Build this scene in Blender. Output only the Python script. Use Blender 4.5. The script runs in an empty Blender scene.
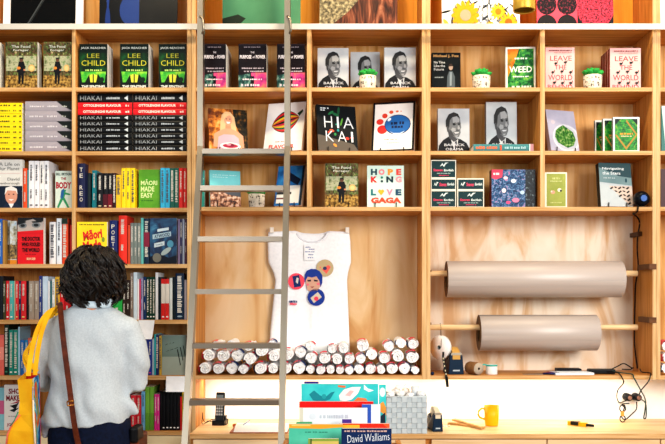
import bpy, bmesh, math, random
from mathutils import Vector, Matrix, noise
R = math.radians
random.seed(11)
scene = bpy.context.scene
col = scene.collection
# ------------------------------------------------------------------ camera frame
F, FP, XV, YV, ZC = 4.35, 820.0, 345.0, 292.0, 1.52     # shelf front distance, focal px, vanishing point, eye height
def PX(px, Y=F): return (px - XV) * Y / FP
def PZ(py, Y=F): return ZC - (py - YV) * Y / FP
def P(px, py, Y=F): return Vector((PX(px, Y), Y, PZ(py, Y)))
S = F / FP
DR, DL = 0.30, 0.235                                     # shelf depths, right and left units

# ------------------------------------------------------------------ materials
def lin(h):
    h = h.lstrip('#'); out = []
    for i in (0, 2, 4):
        c = int(h[i:i+2], 16) / 255
        out.append((c / 12.92 if c <= .04045 else ((c + .055) / 1.055) ** 2.4) ** 1.2)
    return out
MC = {}
def mat(hexc, rough=.5, metal=0., spec=.12, var=.05, scale=30, emit=0, trans=0, bump=0, sheen=0):
    key = (hexc, rough, metal, spec, var, scale, emit, trans, bump, sheen)
    if key in MC: return MC[key]
    m = bpy.data.materials.new('mat_' + hexc.strip('#')); m.use_nodes = True
    nt = m.node_tree; b = nt.nodes['Principled BSDF']
    c = lin(hexc)
    b.inputs['Roughness'].default_value = rough; b.inputs['Metallic'].default_value = metal
    b.inputs['Specular IOR Level'].default_value = spec
    b.inputs['Base Color'].default_value = (*c, 1)
    if trans: b.inputs['Transmission Weight'].default_value = trans
    if sheen: b.inputs['Sheen Weight'].default_value = sheen
    if emit:
        b.inputs['Emission Color'].default_value = (*c, 1); b.inputs['Emission Strength'].default_value = emit
    if var or bump:
        tc = nt.nodes.new('ShaderNodeTexCoord'); n = nt.nodes.new('ShaderNodeTexNoise')
        n.inputs['Scale'].default_value = scale; n.inputs['Detail'].default_value = 3
        nt.links.new(tc.outputs['Object'], n.inputs['Vector'])
        if var:
            r = nt.nodes.new('ShaderNodeValToRGB')
            r.color_ramp.elements[0].position = .3; r.color_ramp.elements[1].position = .7
            r.color_ramp.elements[0].color = (*[max(0, x * (1 - var)) for x in c], 1)
            r.color_ramp.elements[1].color = (*[min(1, x * (1 + var)) for x in c], 1)
            nt.links.new(n.outputs['Fac'], r.inputs['Fac']); nt.links.new(r.outputs['Color'], b.inputs['Base Color'])
        if bump:
            bp = nt.nodes.new('ShaderNodeBump'); bp.inputs['Strength'].default_value = bump; bp.inputs['Distance'].default_value = .004
            nt.links.new(n.outputs['Fac'], bp.inputs['Height']); nt.links.new(bp.outputs['Normal'], b.inputs['Normal'])
    MC[key] = m
    return m
def noise_mat(name, stops, scale=20, detail=6, rough=.4, stretch=(1, 1, 1), distort=0., spec=.12, bump=0):
    """colours scattered by noise: printed pictures, plywood figure, fabric"""
    if name in MC: return MC[name]
    m = bpy.data.materials.new(name); m.use_nodes = True
    nt = m.node_tree; b = nt.nodes['Principled BSDF']; b.inputs['Roughness'].default_value = rough
    b.inputs['Specular IOR Level'].default_value = spec
    tc = nt.nodes.new('ShaderNodeTexCoord'); mp = nt.nodes.new('ShaderNodeMapping'); mp.inputs['Scale'].default_value = stretch
    n = nt.nodes.new('ShaderNodeTexNoise'); n.inputs['Scale'].default_value = scale; n.inputs['Detail'].default_value = detail
    n.inputs['Distortion'].default_value = distort
    r = nt.nodes.new('ShaderNodeValToRGB'); e = r.color_ramp.elements
    while len(e) < len(stops): e.new(.5)
    for k, (p, h) in enumerate(stops): e[k].position = p; e[k].color = (*lin(h), 1)
    L = nt.links.new
    L(tc.outputs['Object'], mp.inputs['Vector']); L(mp.outputs['Vector'], n.inputs['Vector'])
    L(n.outputs['Fac'], r.inputs['Fac']); L(r.outputs['Color'], b.inputs['Base Color'])
    if bump:
        bp = nt.nodes.new('ShaderNodeBump'); bp.inputs['Strength'].default_value = bump; bp.inputs['Distance'].default_value = .004
        L(n.outputs['Fac'], bp.inputs['Height']); L(bp.outputs['Normal'], b.inputs['Normal'])
    MC[name] = m
    return m
W1, W2, W3 = '#dba562', '#cb8f4c', '#b07436'
wood_x = noise_mat('wood_along_x', [(.3, W3), (.48, W2), (.7, W1)], 6, 5, .5, (.35, 9, 9), .6)
wood_z = noise_mat('wood_along_z', [(.3, W3), (.48, W2), (.7, W1)], 6, 5, .5, (9, 9, .35), .6)
edge_x = noise_mat('ply_edge_x', [(.3, '#bd9058'), (.7, '#dcb988')], 8, 4, .5, (.5, 12, 12), .3)
edge_z = noise_mat('ply_edge_z', [(.3, '#c29a66'), (.7, '#dfbf92')], 8, 4, .5, (12, 12, .5), .3)
ply_back = noise_mat('ply_back', [(.32, '#cf9f6a'), (.42, '#deb988'), (.55, '#e7caa2'), (.75, '#ecd4b2')], 2.2, 4, .5, (2.2, 1, .45), 1.6)
ply_pale = noise_mat('ply_pale', [(.33, '#d6ac80'), (.42, '#e2c3a0'), (.55, '#eedcc6'), (.75, '#f2e4d2')], 2.6, 4, .5, (2.0, 1, .55), 2.2)
ply_front = noise_mat('ply_front', [(.3, '#d3ab78'), (.5, '#e2c49a'), (.7, '#ead2ae')], 5, 4, .45, (.4, 5, 6), .8)
counter_wood = noise_mat('counter_wood', [(.3, '#d3ae78'), (.5, '#dfbe8e'), (.7, '#e8cfa4')], 5, 4, .4, (.4, 4, 8), .6)
dark_wood = noise_mat('dark_wood', [(.3, '#5e3c20'), (.7, '#7c5430')], 8, 4, .5, (1, 6, 6))
alu = mat('#a69c8c', .38, 1., .5, .04, 8)
pages_m = noise_mat('page_edges', [(.3, '#e2ded4'), (.7, '#f6f3ec')], 30, 3, .8, (1, 14, 1))
white_m = mat('#f2f2f0', .55)
black_m = mat('#0d0f11', .4)

# ------------------------------------------------------------------ mesh builder
TXT = {}
def tmesh(s, bold=.01):
    """text outline as triangles, normalised to its own box"""
    k = (s, bold)
    if k in TXT: return TXT[k]
    c = bpy.data.curves.new('t', 'FONT'); c.body = s; c.resolution_u = 2; c.offset = bold; c.fill_mode = 'FRONT'
    o = bpy.data.objects.new('t', c)
    me = bpy.data.meshes.new_from_object(o)
    v = [(p.co.x, p.co.y) for p in me.vertices]; f = [tuple(p.vertices) for p in me.polygons]
    bpy.data.objects.remove(o); bpy.data.curves.remove(c); bpy.data.meshes.remove(me)
    x0 = min(p[0] for p in v); x1 = max(p[0] for p in v); y0 = min(p[1] for p in v); y1 = max(p[1] for p in v)
    v = [((p[0] - x0) / (x1 - x0), (p[1] - y0) / max(1e-6, y1 - y0)) for p in v]
    TXT[k] = (v, f, (x1 - x0) / max(1e-6, y1 - y0))
    return TXT[k]

class MB:
    def __init__(s): s.v = []; s.f = []; s.mi = []; s.mats = []; s.sm = []
    def slot(s, m):
        if m is None: m = white_m
        if m not in s.mats: s.mats.append(m)
        return s.mats.index(m)
    def add(s, vs, fs, m=None, smooth=False):
        b = len(s.v); k = s.slot(m)
        s.v += [tuple(p) for p in vs]
        for f in fs: s.f.append([b + i for i in f]); s.mi.append(k); s.sm.append(smooth)
    def box(s, x0, y0, z0, x1, y1, z1, m=None, M=None):
        vs = [(x, y, z) for x in (x0, x1) for y in (y0, y1) for z in (z0, z1)]
        if M is not None: vs = [M @ Vector(p) for p in vs]
        s.add(vs, [(0, 1, 3, 2), (4, 6, 7, 5), (0, 4, 5, 1), (2, 3, 7, 6), (0, 2, 6, 4), (1, 5, 7, 3)], m)
    def prism(s, pts, d0, d1, axis, m=None, M=None):
        """polygon pts (a, b) extruded along axis from d0 to d1"""
        def mk(p, d):
            q = {'x': (d, p[0], p[1]), 'y': (p[0], d, p[1]), 'z': (p[0], p[1], d)}[axis]
            return M @ Vector(q) if M is not None else q
        n = len(pts)
        s.add([mk(p, d0) for p in pts] + [mk(p, d1) for p in pts],
              [tuple(range(n)), tuple(range(2 * n - 1, n - 1, -1))] + [(i, n + i, n + (i + 1) % n, (i + 1) % n) for i in range(n)], m)
    def lathe(s, prof, c, axis='z', n=20, m=None, smooth=True, cap=True):
        c = Vector(c); vs = []; fs = []
        for r, h in prof:
            for k in range(n):
                a = 2 * math.pi * k / n; u, w = r * math.cos(a), r * math.sin(a)
                vs.append(c + Vector({'z': (u, w, h), 'x': (h, u, w), 'y': (u, h, w)}[axis]))
        for i in range(len(prof) - 1):
            for k in range(n):
                fs.append((i * n + k, i * n + (k + 1) % n, (i + 1) * n + (k + 1) % n, (i + 1) * n + k))
        s.add(vs, fs, m, smooth)
        if cap:
            b = len(vs)
            for i in (0, len(prof) - 1):
                if prof[i][0] > 1e-5: s.add(vs[i * n:(i + 1) * n], [tuple(range(n))], m)
    def tube(s, pts, r, n=8, m=None, cap=True, flat=1.0):
        pts = [Vector(p) for p in pts]; rs = r if isinstance(r, (list, tuple)) else [r] * len(pts)
        vs = []; fs = []; up = Vector((0.13, 0.2, 1)).normalized()
        for i, p in enumerate(pts):
            t = (pts[min(i + 1, len(pts) - 1)] - pts[max(i - 1, 0)]).normalized()
            a = t.cross(up)
            if a.length < 1e-3: a = t.cross(Vector((1, 0, 0)))
            a.normalize(); b = t.cross(a).normalized()
            for k in range(n):
                q = 2 * math.pi * k / n
                vs.append(p + a * math.cos(q) * rs[i] + b * math.sin(q) * rs[i] * flat)
        for i in range(len(pts) - 1):
            for k in range(n): fs.append((i * n + k, i * n + (k + 1) % n, (i + 1) * n + (k + 1) % n, (i + 1) * n + k))
        if cap: fs += [tuple(range(n)), tuple(range((len(pts) - 1) * n, len(pts) * n))]
        s.add(vs, fs, m, True)
    def ball(s, c, rx, ry, rz, m=None, nu=16, nv=10, M=None):
        vs = []; fs = []
        for j in range(nv + 1):
            t = math.pi * j / nv
            for k in range(nu):
                a = 2 * math.pi * k / nu
                p = Vector((rx * math.sin(t) * math.cos(a), ry * math.sin(t) * math.sin(a), rz * math.cos(t)))
                if M is not None: p = M @ p
                vs.append(Vector(c) + p)
        for j in range(nv):
            for k in range(nu): fs.append((j * nu + k, j * nu + (k + 1) % nu, (j + 1) * nu + (k + 1) % nu, (j + 1) * nu + k))
        s.add(vs, fs, m, True)
    def ribbon(s, pts, width, thick, wdir=(1, 0, 0), m=None):
        """flat strap along pts; wdir = direction of its width"""
        pts = [Vector(p) for p in pts]; vs = []; fs = []
        wd = Vector(wdir).normalized()
        for i, p in enumerate(pts):
            t = (pts[min(i + 1, len(pts) - 1)] - pts[max(i - 1, 0)]).normalized()
            a = (wd - t * wd.dot(t)).normalized(); b = t.cross(a).normalized()
            w = width[i] if isinstance(width, (list, tuple)) else width
            vs += [p + a * w / 2 + b * thick / 2, p - a * w / 2 + b * thick / 2, p - a * w / 2 - b * thick / 2, p + a * w / 2 - b * thick / 2]
        for i in range(len(pts) - 1):
            for k in range(4): fs.append((i * 4 + k, i * 4 + (k + 1) % 4, i * 4 + 4 + (k + 1) % 4, i * 4 + 4 + k))
        n = len(pts); fs += [(0, 1, 2, 3), (4 * n - 4, 4 * n - 3, 4 * n - 2, 4 * n - 1)]
        s.add(vs, fs, m, False)
    def build(s, name, parent=None, m=None):
        me = bpy.data.meshes.new(name); me.from_pydata(s.v, [], s.f)
        for q in (s.mats if m is None else [m]): me.materials.append(q)
        if m is None and len(s.mats) > 1: me.polygons.foreach_set('material_index', s.mi)
        me.polygons.foreach_set('use_smooth', s.sm); 
        bm = bmesh.new(); bm.from_mesh(me); bmesh.ops.recalc_face_normals(bm, faces=bm.faces); bm.to_mesh(me); bm.free()
        me.update()
        o = bpy.data.objects.new(name, me); col.objects.link(o)
        if parent is not None: o.parent = parent
        return o
LABELS = {}
def tag(o, label, cat, group=None, kind=None):
    o['label'] = label; o['category'] = cat
    if group: o['group'] = group
    if kind: o['kind'] = kind
    LABELS.setdefault(label, []).append(o.name)
    return o
def empty(name, loc=(0, 0, 0), label=None, cat=None, group=None):
    o = bpy.data.objects.new(name, None); o.empty_display_size = .05; o.location = loc; col.objects.link(o)
    if label: tag(o, label, cat, group)
    return o
def struct(o): o['kind'] = 'structure'; return o
def dup(root, label, loc=None, rot=None):
    r = root.copy(); col.objects.link(r)
    if loc is not None: r.location = loc
    if rot is not None: r.rotation_euler = rot
    r['label'] = label; LABELS.setdefault(label, []).append(r.name)
    for ch in list(root.children):
        c = ch.copy(); col.objects.link(c); c.parent = r
        for g in list(ch.children):
            d = g.copy(); col.objects.link(d); d.parent = c
    return r
ORD = ['first', 'second', 'third', 'fourth', 'fifth', 'sixth', 'seventh', 'eighth', 'ninth', 'tenth', 'eleventh', 'twelfth', 'thirteenth',
       'fourteenth', 'fifteenth', 'sixteenth', 'seventeenth', 'eighteenth', 'nineteenth', 'twentieth', 'twenty-first', 'twenty-second', 'twenty-third']
NUM = ['zero', 'one', 'two', 'three', 'four', 'five', 'six', 'seven', 'eight', 'nine']

# ------------------------------------------------------------------ printed art
def clip01(pts):
    for ax, lo in ((0, 1), (0, 0), (1, 1), (1, 0)):
        out = []; lim = 0. if lo else 1.
        ins = (lambda p: p[ax] >= 0) if lo else (lambda p: p[ax] <= 1)
        for i, p in enumerate(pts):
            a = pts[i - 1]
            if ins(p) != ins(a):
                t = (lim - a[ax]) / (p[ax] - a[ax]); out.append((a[0] + (p[0] - a[0]) * t, a[1] + (p[1] - a[1]) * t))
            if ins(p): out.append(p)
        pts = out
        if len(pts) < 3: return []
    return pts
def elements(mb_art, mb_txt, els, mp, clip=True):
    """els: ('r',x0,y0,x1,y1,c) ('e',cx,cy,rx,ry,c[,deg]) ('p',[(x,y)..],c) ('t',text,x0,y0,x1,y1,c[,deg,bold]); mp(u,v,layer)->point"""
    for k, e in enumerate(els):
        q = k + 1
        def cm(c): return mat(c, .45, var=.03) if isinstance(c, str) else c
        if e[0] == 'r':
            _, x0, y0, x1, y1, c = e
            mb_art.add([mp(x0, y0, q), mp(x1, y0, q), mp(x1, y1, q), mp(x0, y1, q)], [(0, 1, 2, 3)], cm(c))
        elif e[0] == 'e':
            cx, cy, rx, ry, c = e[1:6]; a0 = R(e[6]) if len(e) > 6 else 0
            pts = []
            for i in range(20):
                a = 2 * math.pi * i / 20; x, y = rx * math.cos(a), ry * math.sin(a)
                pts.append((cx + x * math.cos(a0) - y * math.sin(a0), cy + x * math.sin(a0) + y * math.cos(a0)))
            if clip: pts = clip01(pts)
            if pts: mb_art.add([mp(x, y, q) for x, y in pts], [tuple(range(len(pts)))], cm(c))
        elif e[0] == 'p':
            pts = clip01(e[1]) if clip else e[1]
            if pts: mb_art.add([mp(x, y, q) for x, y in pts], [tuple(range(len(pts)))], cm(e[2]))
        elif e[0] == 't':
            s, x0, y0, x1, y1, c = e[1:7]; bold = e[8] if len(e) > 8 else .01; deg = R(e[7]) if len(e) > 7 else 0
            v, f, _ = tmesh(s, bold); cx, cy = (x0 + x1) / 2, (y0 + y1) / 2
            pts = []
            for a, b in v:
                x, y = (a - .5) * (x1 - x0), (.5 - b) * (y1 - y0)
                pts.append(mp(cx + x * math.cos(deg) - y * math.sin(deg), cy + x * math.sin(deg) + y * math.cos(deg), q))
            mb_txt.add(pts, f, cm(c))
def put_art(parent, els, mp, art='cover_art', txt='title', clip=True):
    a, t = MB(), MB(); elements(a, t, els, mp, clip)
    if a.v: a.build(art, parent)
    if t.v: t.build(txt, parent)
def dashes(u0, u1, v0, v1, c, seed=0, unit=.02, gap=.35):
    """lettering too small to read: a row of short marks"""
    r = random.Random(seed); out = []; u = u0
    while u < u1 - unit * .4:
        w = unit * r.uniform(.5, 1.3)
        h = r.uniform(0, .25) * (v1 - v0)
        out.append(('r', u, v0 + h, min(u + w, u1), v1, c)); u += w + unit * gap * r.choice((.6, .8, 2.))
    return out

# ------------------------------------------------------------------ books
def face_book(loc, w, h, t, cover, label, els, group=None, lean=0, rz=0, ry=0, spine=None, hard=True, name='book', cat='book', pages=True):
    """book with its front cover to the viewer; origin at the bottom middle of the cover"""
    tc = .0016 if hard else .0008; ins = .0 if hard else .0
    cm = mat(cover, .35, var=.04) if isinstance(cover, str) else cover
    sm = cm if spine is None else (mat(spine, .4) if isinstance(spine, str) else spine)
    b = MB()
    b.box(-w/2, 0, 0, w/2, tc, h, cm); b.box(-w/2, t - tc, 0, w/2, t, h, cm)
    b.box(-w/2, tc, 0, -w/2 + tc, t - tc, h, sm)
    o = b.build(name)
    tag(o, label, cat, group)
    o.location = (loc[0], loc[1], loc[2] + t * math.sin(R(lean)) + w / 2 * abs(math.sin(R(ry)))); o.rotation_euler = (-R(lean), R(ry), R(rz))
    if pages:
        p = MB(); p.box(-w/2 + tc, tc, ins, w/2 - ins, t - tc, h - ins, pages_m); p.build('pages', o)
    if els: put_art(o, els, lambda u, v, q: ((u - .5) * w, -.0004 - .00012 * q, h * (1 - v)))
    return o
def at_face(px0, px1, pyt, zs, cover, label, els, t=.03, d=.06, lean=0, **k):
    """face-out book from its edges in the picture, standing on shelf height zs, d behind the shelf front"""
    Y = F + d
    h = PZ(pyt, Y) - zs
    for _ in range(3): h = (PZ(pyt, Y + h * math.sin(R(lean))) - zs) / math.cos(R(lean))
    x0, x1 = PX(px0, Y), PX(px1, Y)
    return face_book(((x0 + x1) / 2, Y, zs + .0005), (x1 - x0) / math.cos(R(k.get('rz', 0))), h, t, cover, label, els, lean=lean, **k)
def spine_book(loc, t, h, dep, cover, label, els=None, group=None, rot=(0, 0, 0), hard=False, name='book', els_up=None, cat='book'):
    """book seen spine first; origin at the bottom middle of the spine"""
    tc = .002 if hard else .0008; ins = .003 if hard else .0005
    cm = mat(cover, .4, var=.05) if isinstance(cover, str) else cover
    bl = min(.004, t * .12) if hard else .001
    b = MB(); n = 6
    pts = [(-t/2 + t * i / n, -bl * (1 - (2 * i / n - 1) ** 2) + bl) for i in range(n + 1)] + [(t/2, tc + bl), (-t/2, tc + bl)]
    b.prism(pts, 0, h, 'z', cm)
    b.box(-t/2, tc + bl, 0, -t/2 + tc, dep, h, cm); b.box(t/2 - tc, tc + bl, 0, t/2, dep, h, cm)
    o = b.build(name); tag(o, label, cat, group); o.location = loc; o.rotation_euler = rot
    p = MB(); p.box(-t/2 + tc, tc + bl, ins, t/2 - tc, dep - ins, h - ins, pages_m); p.build('pages', o)
    if els: put_art(o, els, lambda u, v, q: (t/2 - v * t, -.0003 - .0001 * q, h * (1 - u)), 'spine_art', 'spine_title')
    if els_up: put_art(o, els_up, lambda u, v, q: ((u - .5) * t, -.0003 - .0001 * q, h * (1 - v)), 'spine_art', 'spine_title')
    return o
def contrast(h):
    c = lin(h); l = .3 * c[0] + .6 * c[1] + .1 * c[2]
    return '#d2cec4' if l < .3 else '#56565e'
SEED = [0]
def spines(zs, where, rows, d=.03, group=None, dep=.15):
    """rows: (px0, px1, pytop, colour, adjective, style). A run of one adjective is told apart by its place in the run."""
    Y = F + d; n = len(rows); i = 0
    while i < n:
        j = i
        while j + 1 < n and rows[j+1][4] == rows[i][4]: j += 1
        run = j - i + 1
        for k in range(i, j + 1):
            x0, x1, yt, c, adj = rows[k][:5]; st = rows[k][5] if len(rows[k]) > 5 else 's'
            prev = rows[i-1][4] if i > 0 else None; nxt = rows[j+1][4] if j + 1 < n else None
            pos = {(1, 0): ''}.get((run, k - i), (['leftmost', 'second', 'third', 'fourth', 'fifth'][k - i] if k < j else 'rightmost') + ' of %s ' % NUM[run])
            if run == 1: txt = adj + ' book'
            else: txt = pos + adj + ' books'
            if prev: txt += ', right of ' + prev
            elif nxt: txt += ', left of ' + nxt
            txt += ', ' + where
            SEED[0] += 1; r = random.Random(SEED[0])
            X0, X1 = PX(x0, Y) + .0004, PX(x1, Y) - .0004
            t = X1 - X0; h = PZ(yt, Y) - zs; lc = contrast(c)
            els = []; eu = None
            for q in st.split('|'):
                if q == 's':
                    els += dashes(.08, .08 + r.uniform(.3, .45), .3, .7, lc, SEED[0], .016) + dashes(.6, .6 + r.uniform(.12, .25), .38, .68, lc, SEED[0] + 7, .014)
                elif q == 'b': els += dashes(.06, .85, .22, .78, lc, SEED[0], .03)
                elif q.startswith('d'): els += [('e', .93, .5, .016, .3, q[1:] or '#f5f5f2')]
                elif q.startswith('k'): els += [('r', 0, 0, .12, 1, q[1:])]
                elif q.startswith('m'): els += [('r', .3, 0, .62, 1, q[1:])]
                elif q.startswith('f'): els += [('r', .6, 0, 1, 1, q[1:])]
                elif q.startswith('V'):
                    s = q[1:]; hh = .8 / len(s)
                    eu = [('t', ch, .28 if ch != 'I' else .42, .08 + hh * m_ + hh * .12, .72 if ch != 'I' else .58, .08 + hh * m_ + hh * .82, lc) for m_, ch in enumerate(s) if ch != ' ']
                elif q.startswith('T'): els += [('t', q[1:], .1, .25, .8, .75, lc)]
            spine_book(((X0 + X1) / 2, Y + r.uniform(0, .006), zs + .0005), t, h, dep, c, txt, els, group, hard=t > .03, els_up=eu)
        i = j + 1
# ------------------------------------------------------------------ room
b = MB(); b.box(-5, -3, -.05, 5, F + .45, 0, noise_mat('floor_boards', [(.3, '#a58a6a'), (.7, '#c0a684')], 3, 5, .45, (6, .4, 1))); struct(b.build('floor'))
b = MB(); b.box(-5, F + .332, 0, 5, F + .45, 4.1, mat('#f4f2ec', .7, var=.02)); struct(b.build('wall_back'))
# ------------------------------------------------------------------ shelving
ST = .0208
ZR = {k: PZ(v) for k, v in dict(r0=25.2, r1=87.4, r2=150.9, r3=206.9, r6=375.6).items()}
ZL = {k: PZ(v) for k, v in dict(r0=25.2, r1=87.4, r2=151.2, r3=207.8, r4=264.0, r5=319.9, r6=375.9, r7=431.5).items()}
ZTOP = 3.72
g = .0006
def vpanel(px0, px1, z0, z1, depth, parent, name='side_panel', f=F):
    m = MB(); x0, x1 = PX(px0), PX(px1)
    m.box(x0, f + .0012, z0, x1, F + depth, z1, wood_z); m.box(x0, f, z0, x1, f + .0012, z1, edge_z); return m.build(name, parent)
def hpanel(px0, px1, zt, depth, parent, name='shelf', th=ST, back=0.):
    m = MB(); x0, x1 = PX(px0) + g, PX(px1) - g
    m.box(x0, F + .0032, zt - th, x1, F + depth - back, zt, wood_x); m.box(x0, F + .002, zt - th, x1, F + .0032, zt, edge_x); return m.build(name, parent)
def bpanel(px0, px1, z0, z1, depth, parent, m, th=.012):
    q = MB(); q.box(PX(px0) + g, F + depth, z0, PX(px1) - g, F + depth + th, z1, m); return q.build('back_panel', parent)
shelf_wood = noise_mat('wood_bay_back', [(.3, '#c08848'), (.48, '#dcab6a'), (.7, '#e8c28c')], 4, 5, .5, (5, 9, .35), .8)
# left unit
u = empty('bookshelf', (0, 0, 0), 'tall wooden bookshelf packed with books behind the standing woman', 'bookshelf')
vpanel(-44, -40, 0, ZTOP, DL, u); vpanel(72, 75.5, 0, ZL['r0'] - ST - .0005, DL, u, 'divider'); vpanel(187.2, 191.3, 0, ZTOP, DL, u)
for k, z in ZL.items():
    if k == 'r0': hpanel(-40, 187.2, z, DL, u)
    else: hpanel(-40, 72, z, DL, u); hpanel(75.5, 187.2, z, DL, u)
bpanel(-44, 72, 0, ZTOP, DL, u, wood_z); bpanel(72, 191.3, 0, ZTOP, DL, u, shelf_wood)
hpanel(-44, 191.3, ZTOP + ST, DL, u, 'top_panel')
cream = mat('#efe0bb', .45, var=.03)
for a, c in ((-39.5, 71.7), (75.8, 186.9)):
    m = MB(); m.box(PX(a) + .002, F + .004, .08, PX(c) - .002, F + .022, ZL['r7'] - ST - .003, cream); d = m.build('cabinet_door', u)
    m = MB(); m.tube([(PX(c) - .05, F - .03, .55), (PX(c) - .05, F - .03, .68)], .005, 8, alu); m.tube([(PX(c) - .05, F - .03, .56), (PX(c) - .05, F + .006, .56)], .004, 6, alu); m.tube([(PX(c) - .05, F - .03, .67), (PX(c) - .05, F + .006, .67)], .004, 6, alu); m.build('handle', d)
# middle unit
u = empty('bookshelf', (0, 0, 0), 'wooden shelf unit behind the ladder with a white t-shirt in its big lower bay', 'bookshelf')
zb = ZR['r6'] - ST
vpanel(191.7, 195.6, 0, ZTOP, DR, u); vpanel(422, 426.1, zb, ZTOP, DR, u)
vpanel(307, 311.4, ZR['r3'], ZR['r0'] - ST, DR, u, 'divider')
for k in ('r1', 'r2'):
    hpanel(195.6, 307, ZR[k], DR, u); hpanel(311.4, 422, ZR[k], DR, u)
for k in ('r0', 'r3', 'r6'): hpanel(195.6, 422, ZR[k], DR, u)
row0_back = noise_mat('wood_upper_back', [(.3, '#cf8a2a'), (.48, '#e6a33c'), (.7, '#efb550')], 4, 5, .5, (5, 9, .35), .8)
bpanel(191.7, 426.1, ZR['r0'], ZTOP, DR, u, row0_back); bpanel(191.7, 426.1, ZR['r3'] - .012, ZR['r0'] - g, DR, u, shelf_wood); bpanel(191.7, 426.1, zb, ZR['r3'] - .013, DR, u, ply_back)
hpanel(191.7, 426.1, ZTOP + ST, DR, u, 'top_panel')
# right unit
u = empty('bookshelf', (0, 0, 0), 'wooden shelf unit with two brown paper rolls in its lower bay', 'bookshelf')
vpanel(426.3, 430.4, zb, ZTOP, DR, u); vpanel(652.6, 656.4, zb, ZTOP, DR, u)
vpanel(540.3, 544.8, ZR['r3'], ZR['r0'] - ST, DR, u, 'divider')
for k in ('r1', 'r2'):
    hpanel(430.4, 540.3, ZR[k], DR, u); hpanel(544.8, 652.6, ZR[k], DR, u)
for k in ('r0', 'r3', 'r6'): hpanel(430.4, 652.6, ZR[k], DR, u)
bpanel(426.3, 656.4, ZR['r0'], ZTOP, DR, u, row0_back); bpanel(426.3, 656.4, ZR['r3'] - .012, ZR['r0'] - g, DR, u, shelf_wood); bpanel(426.3, 656.4, zb, ZR['r3'] - .013, DR, u, ply_pale)
hpanel(426.3, 656.4, ZTOP + ST, DR, u, 'top_panel')
paper_unit = u
for yy in (263.8, 317.3):
    m = MB(); zt = PZ(yy, F + .0); zl = PZ(yy + 5.6, F)
    m.box(PX(652.6) - .018, F - .004, zl, PX(656.2), F + .0015, zt, dark_wood); m.box(PX(652.6) - .018, F + .0015, zl, PX(652.6) - g, F + .165, zt, dark_wood); m.build('dowel_bracket', u)
    m = MB(); m.box(PX(430.4) + g, F + .06, zl - .012, PX(430.4) + .012, F + .19, zl - .001, dark_wood); m.build('dowel_bracket', u)
# far right unit, only its first centimetres in the frame
u = empty('bookshelf', (0, 0, 0), 'wooden shelf unit cut off by the right edge of the picture', 'bookshelf')
vpanel(656.6, 660.4, zb, ZTOP, DR, u); vpanel(770, 774, zb, ZTOP, DR, u)
for k in ZR: hpanel(660.4, 770, ZR[k], DR, u)
bpanel(656.6, 774, zb, ZTOP, DR, u, shelf_wood); hpanel(656.6, 774, ZTOP + ST, DR, u, 'top_panel')
# ------------------------------------------------------------------ counter
YC = 4.18; ZC_T = PZ(434, YC); CT = .0235
u = empty('counter', (0, 0, 0), 'long pale wooden counter with drawers along the white wall', 'counter')
m = MB(); m.box(PX(195.9), YC + .0015, ZC_T - CT, 2.4, F + .331, ZC_T, counter_wood); m.box(PX(195.9), YC, ZC_T - CT, 2.4, YC + .0015, ZC_T, edge_x); m.build('worktop', u)
m = MB(); m.box(PX(195.9), YC + .03, .0005, 2.4, F + .32, ZC_T - CT - g, wood_x); m.build('carcass', u)
for a, c in ((193, 307.6), (309, 425.6), (432, 546.8), (548.2, 660.4), (661.8, 776)):
    m = MB(); m.box(PX(a, YC), YC + .008, .46, PX(c, YC), YC + .029, ZC_T - CT - .007, ply_front); m.build('drawer_front', u)
    m = MB(); m.box(PX(a, YC), YC + .008, .09, PX(c, YC), YC + .029, .452, ply_front); m.build('drawer_front', u)
# LED strips under the lowest shelves
ledm = mat('#fff1d6', .5, var=0, emit=4)
for a, c, lab in ((200, 420, 'slim light strip under the shelf of rolled t-shirts'), (432, 651, 'slim light strip under the shelf of paper rolls')):
    m = MB(); m.box(PX(a), F + .17, zb - .009, PX(c), F + .185, zb - .0005, ledm); tag(m.build('light_strip'), lab, 'light')
# ladder rail and ladder
m = MB(); m.box(PX(-44), F - .05, PZ(29.2, F - .05), PX(774), F - .042, PZ(23.6, F - .05), mat('#d2cec6', .4, .3, .4, .03, 3))
r = m.build('ladder_rail'); tag(r, 'pale metal ladder rail running along the front of the shelves', 'rail')
m = MB()
for px in (-40, 73.7, 189.5, 424, 542, 654, 772): m.tube([(PX(px), F - .042, PZ(27)), (PX(px), F - .0004, PZ(27))], .007, 8, alu)
m.build('rail_mount', r)
LX0, LX1, YL, ZB = -.7447, -.2968, 4.235, 2.27
def ly(z): return YL if z > ZB else YL - (ZB - z) * .278
u = empty('rolling_ladder', ((LX0 + LX1) / 2, ly(0), 0), 'aluminium library ladder leaning on the shelf rail', 'ladder')
uo = Vector(u.location)
def lrail(x):
    m = MB(); w, dp = .0145, .026; vs = []; zs_ = [0.0, ZB, 3.3]
    for z in zs_:
        y = ly(z); vs += [(x - w, y - dp, z), (x + w, y - dp, z), (x + w, y + dp, z), (x - w, y + dp, z)]
    fs = [(0, 1, 2, 3), (8, 9, 10, 11)]
    for i in (0, 4):
        for k in range(4): fs.append((i + k, i + (k + 1) % 4, i + 4 + (k + 1) % 4, i + 4 + k))
    m.add([Vector(p) - uo for p in vs], fs, alu); return m.build('side_rail', u)
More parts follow.
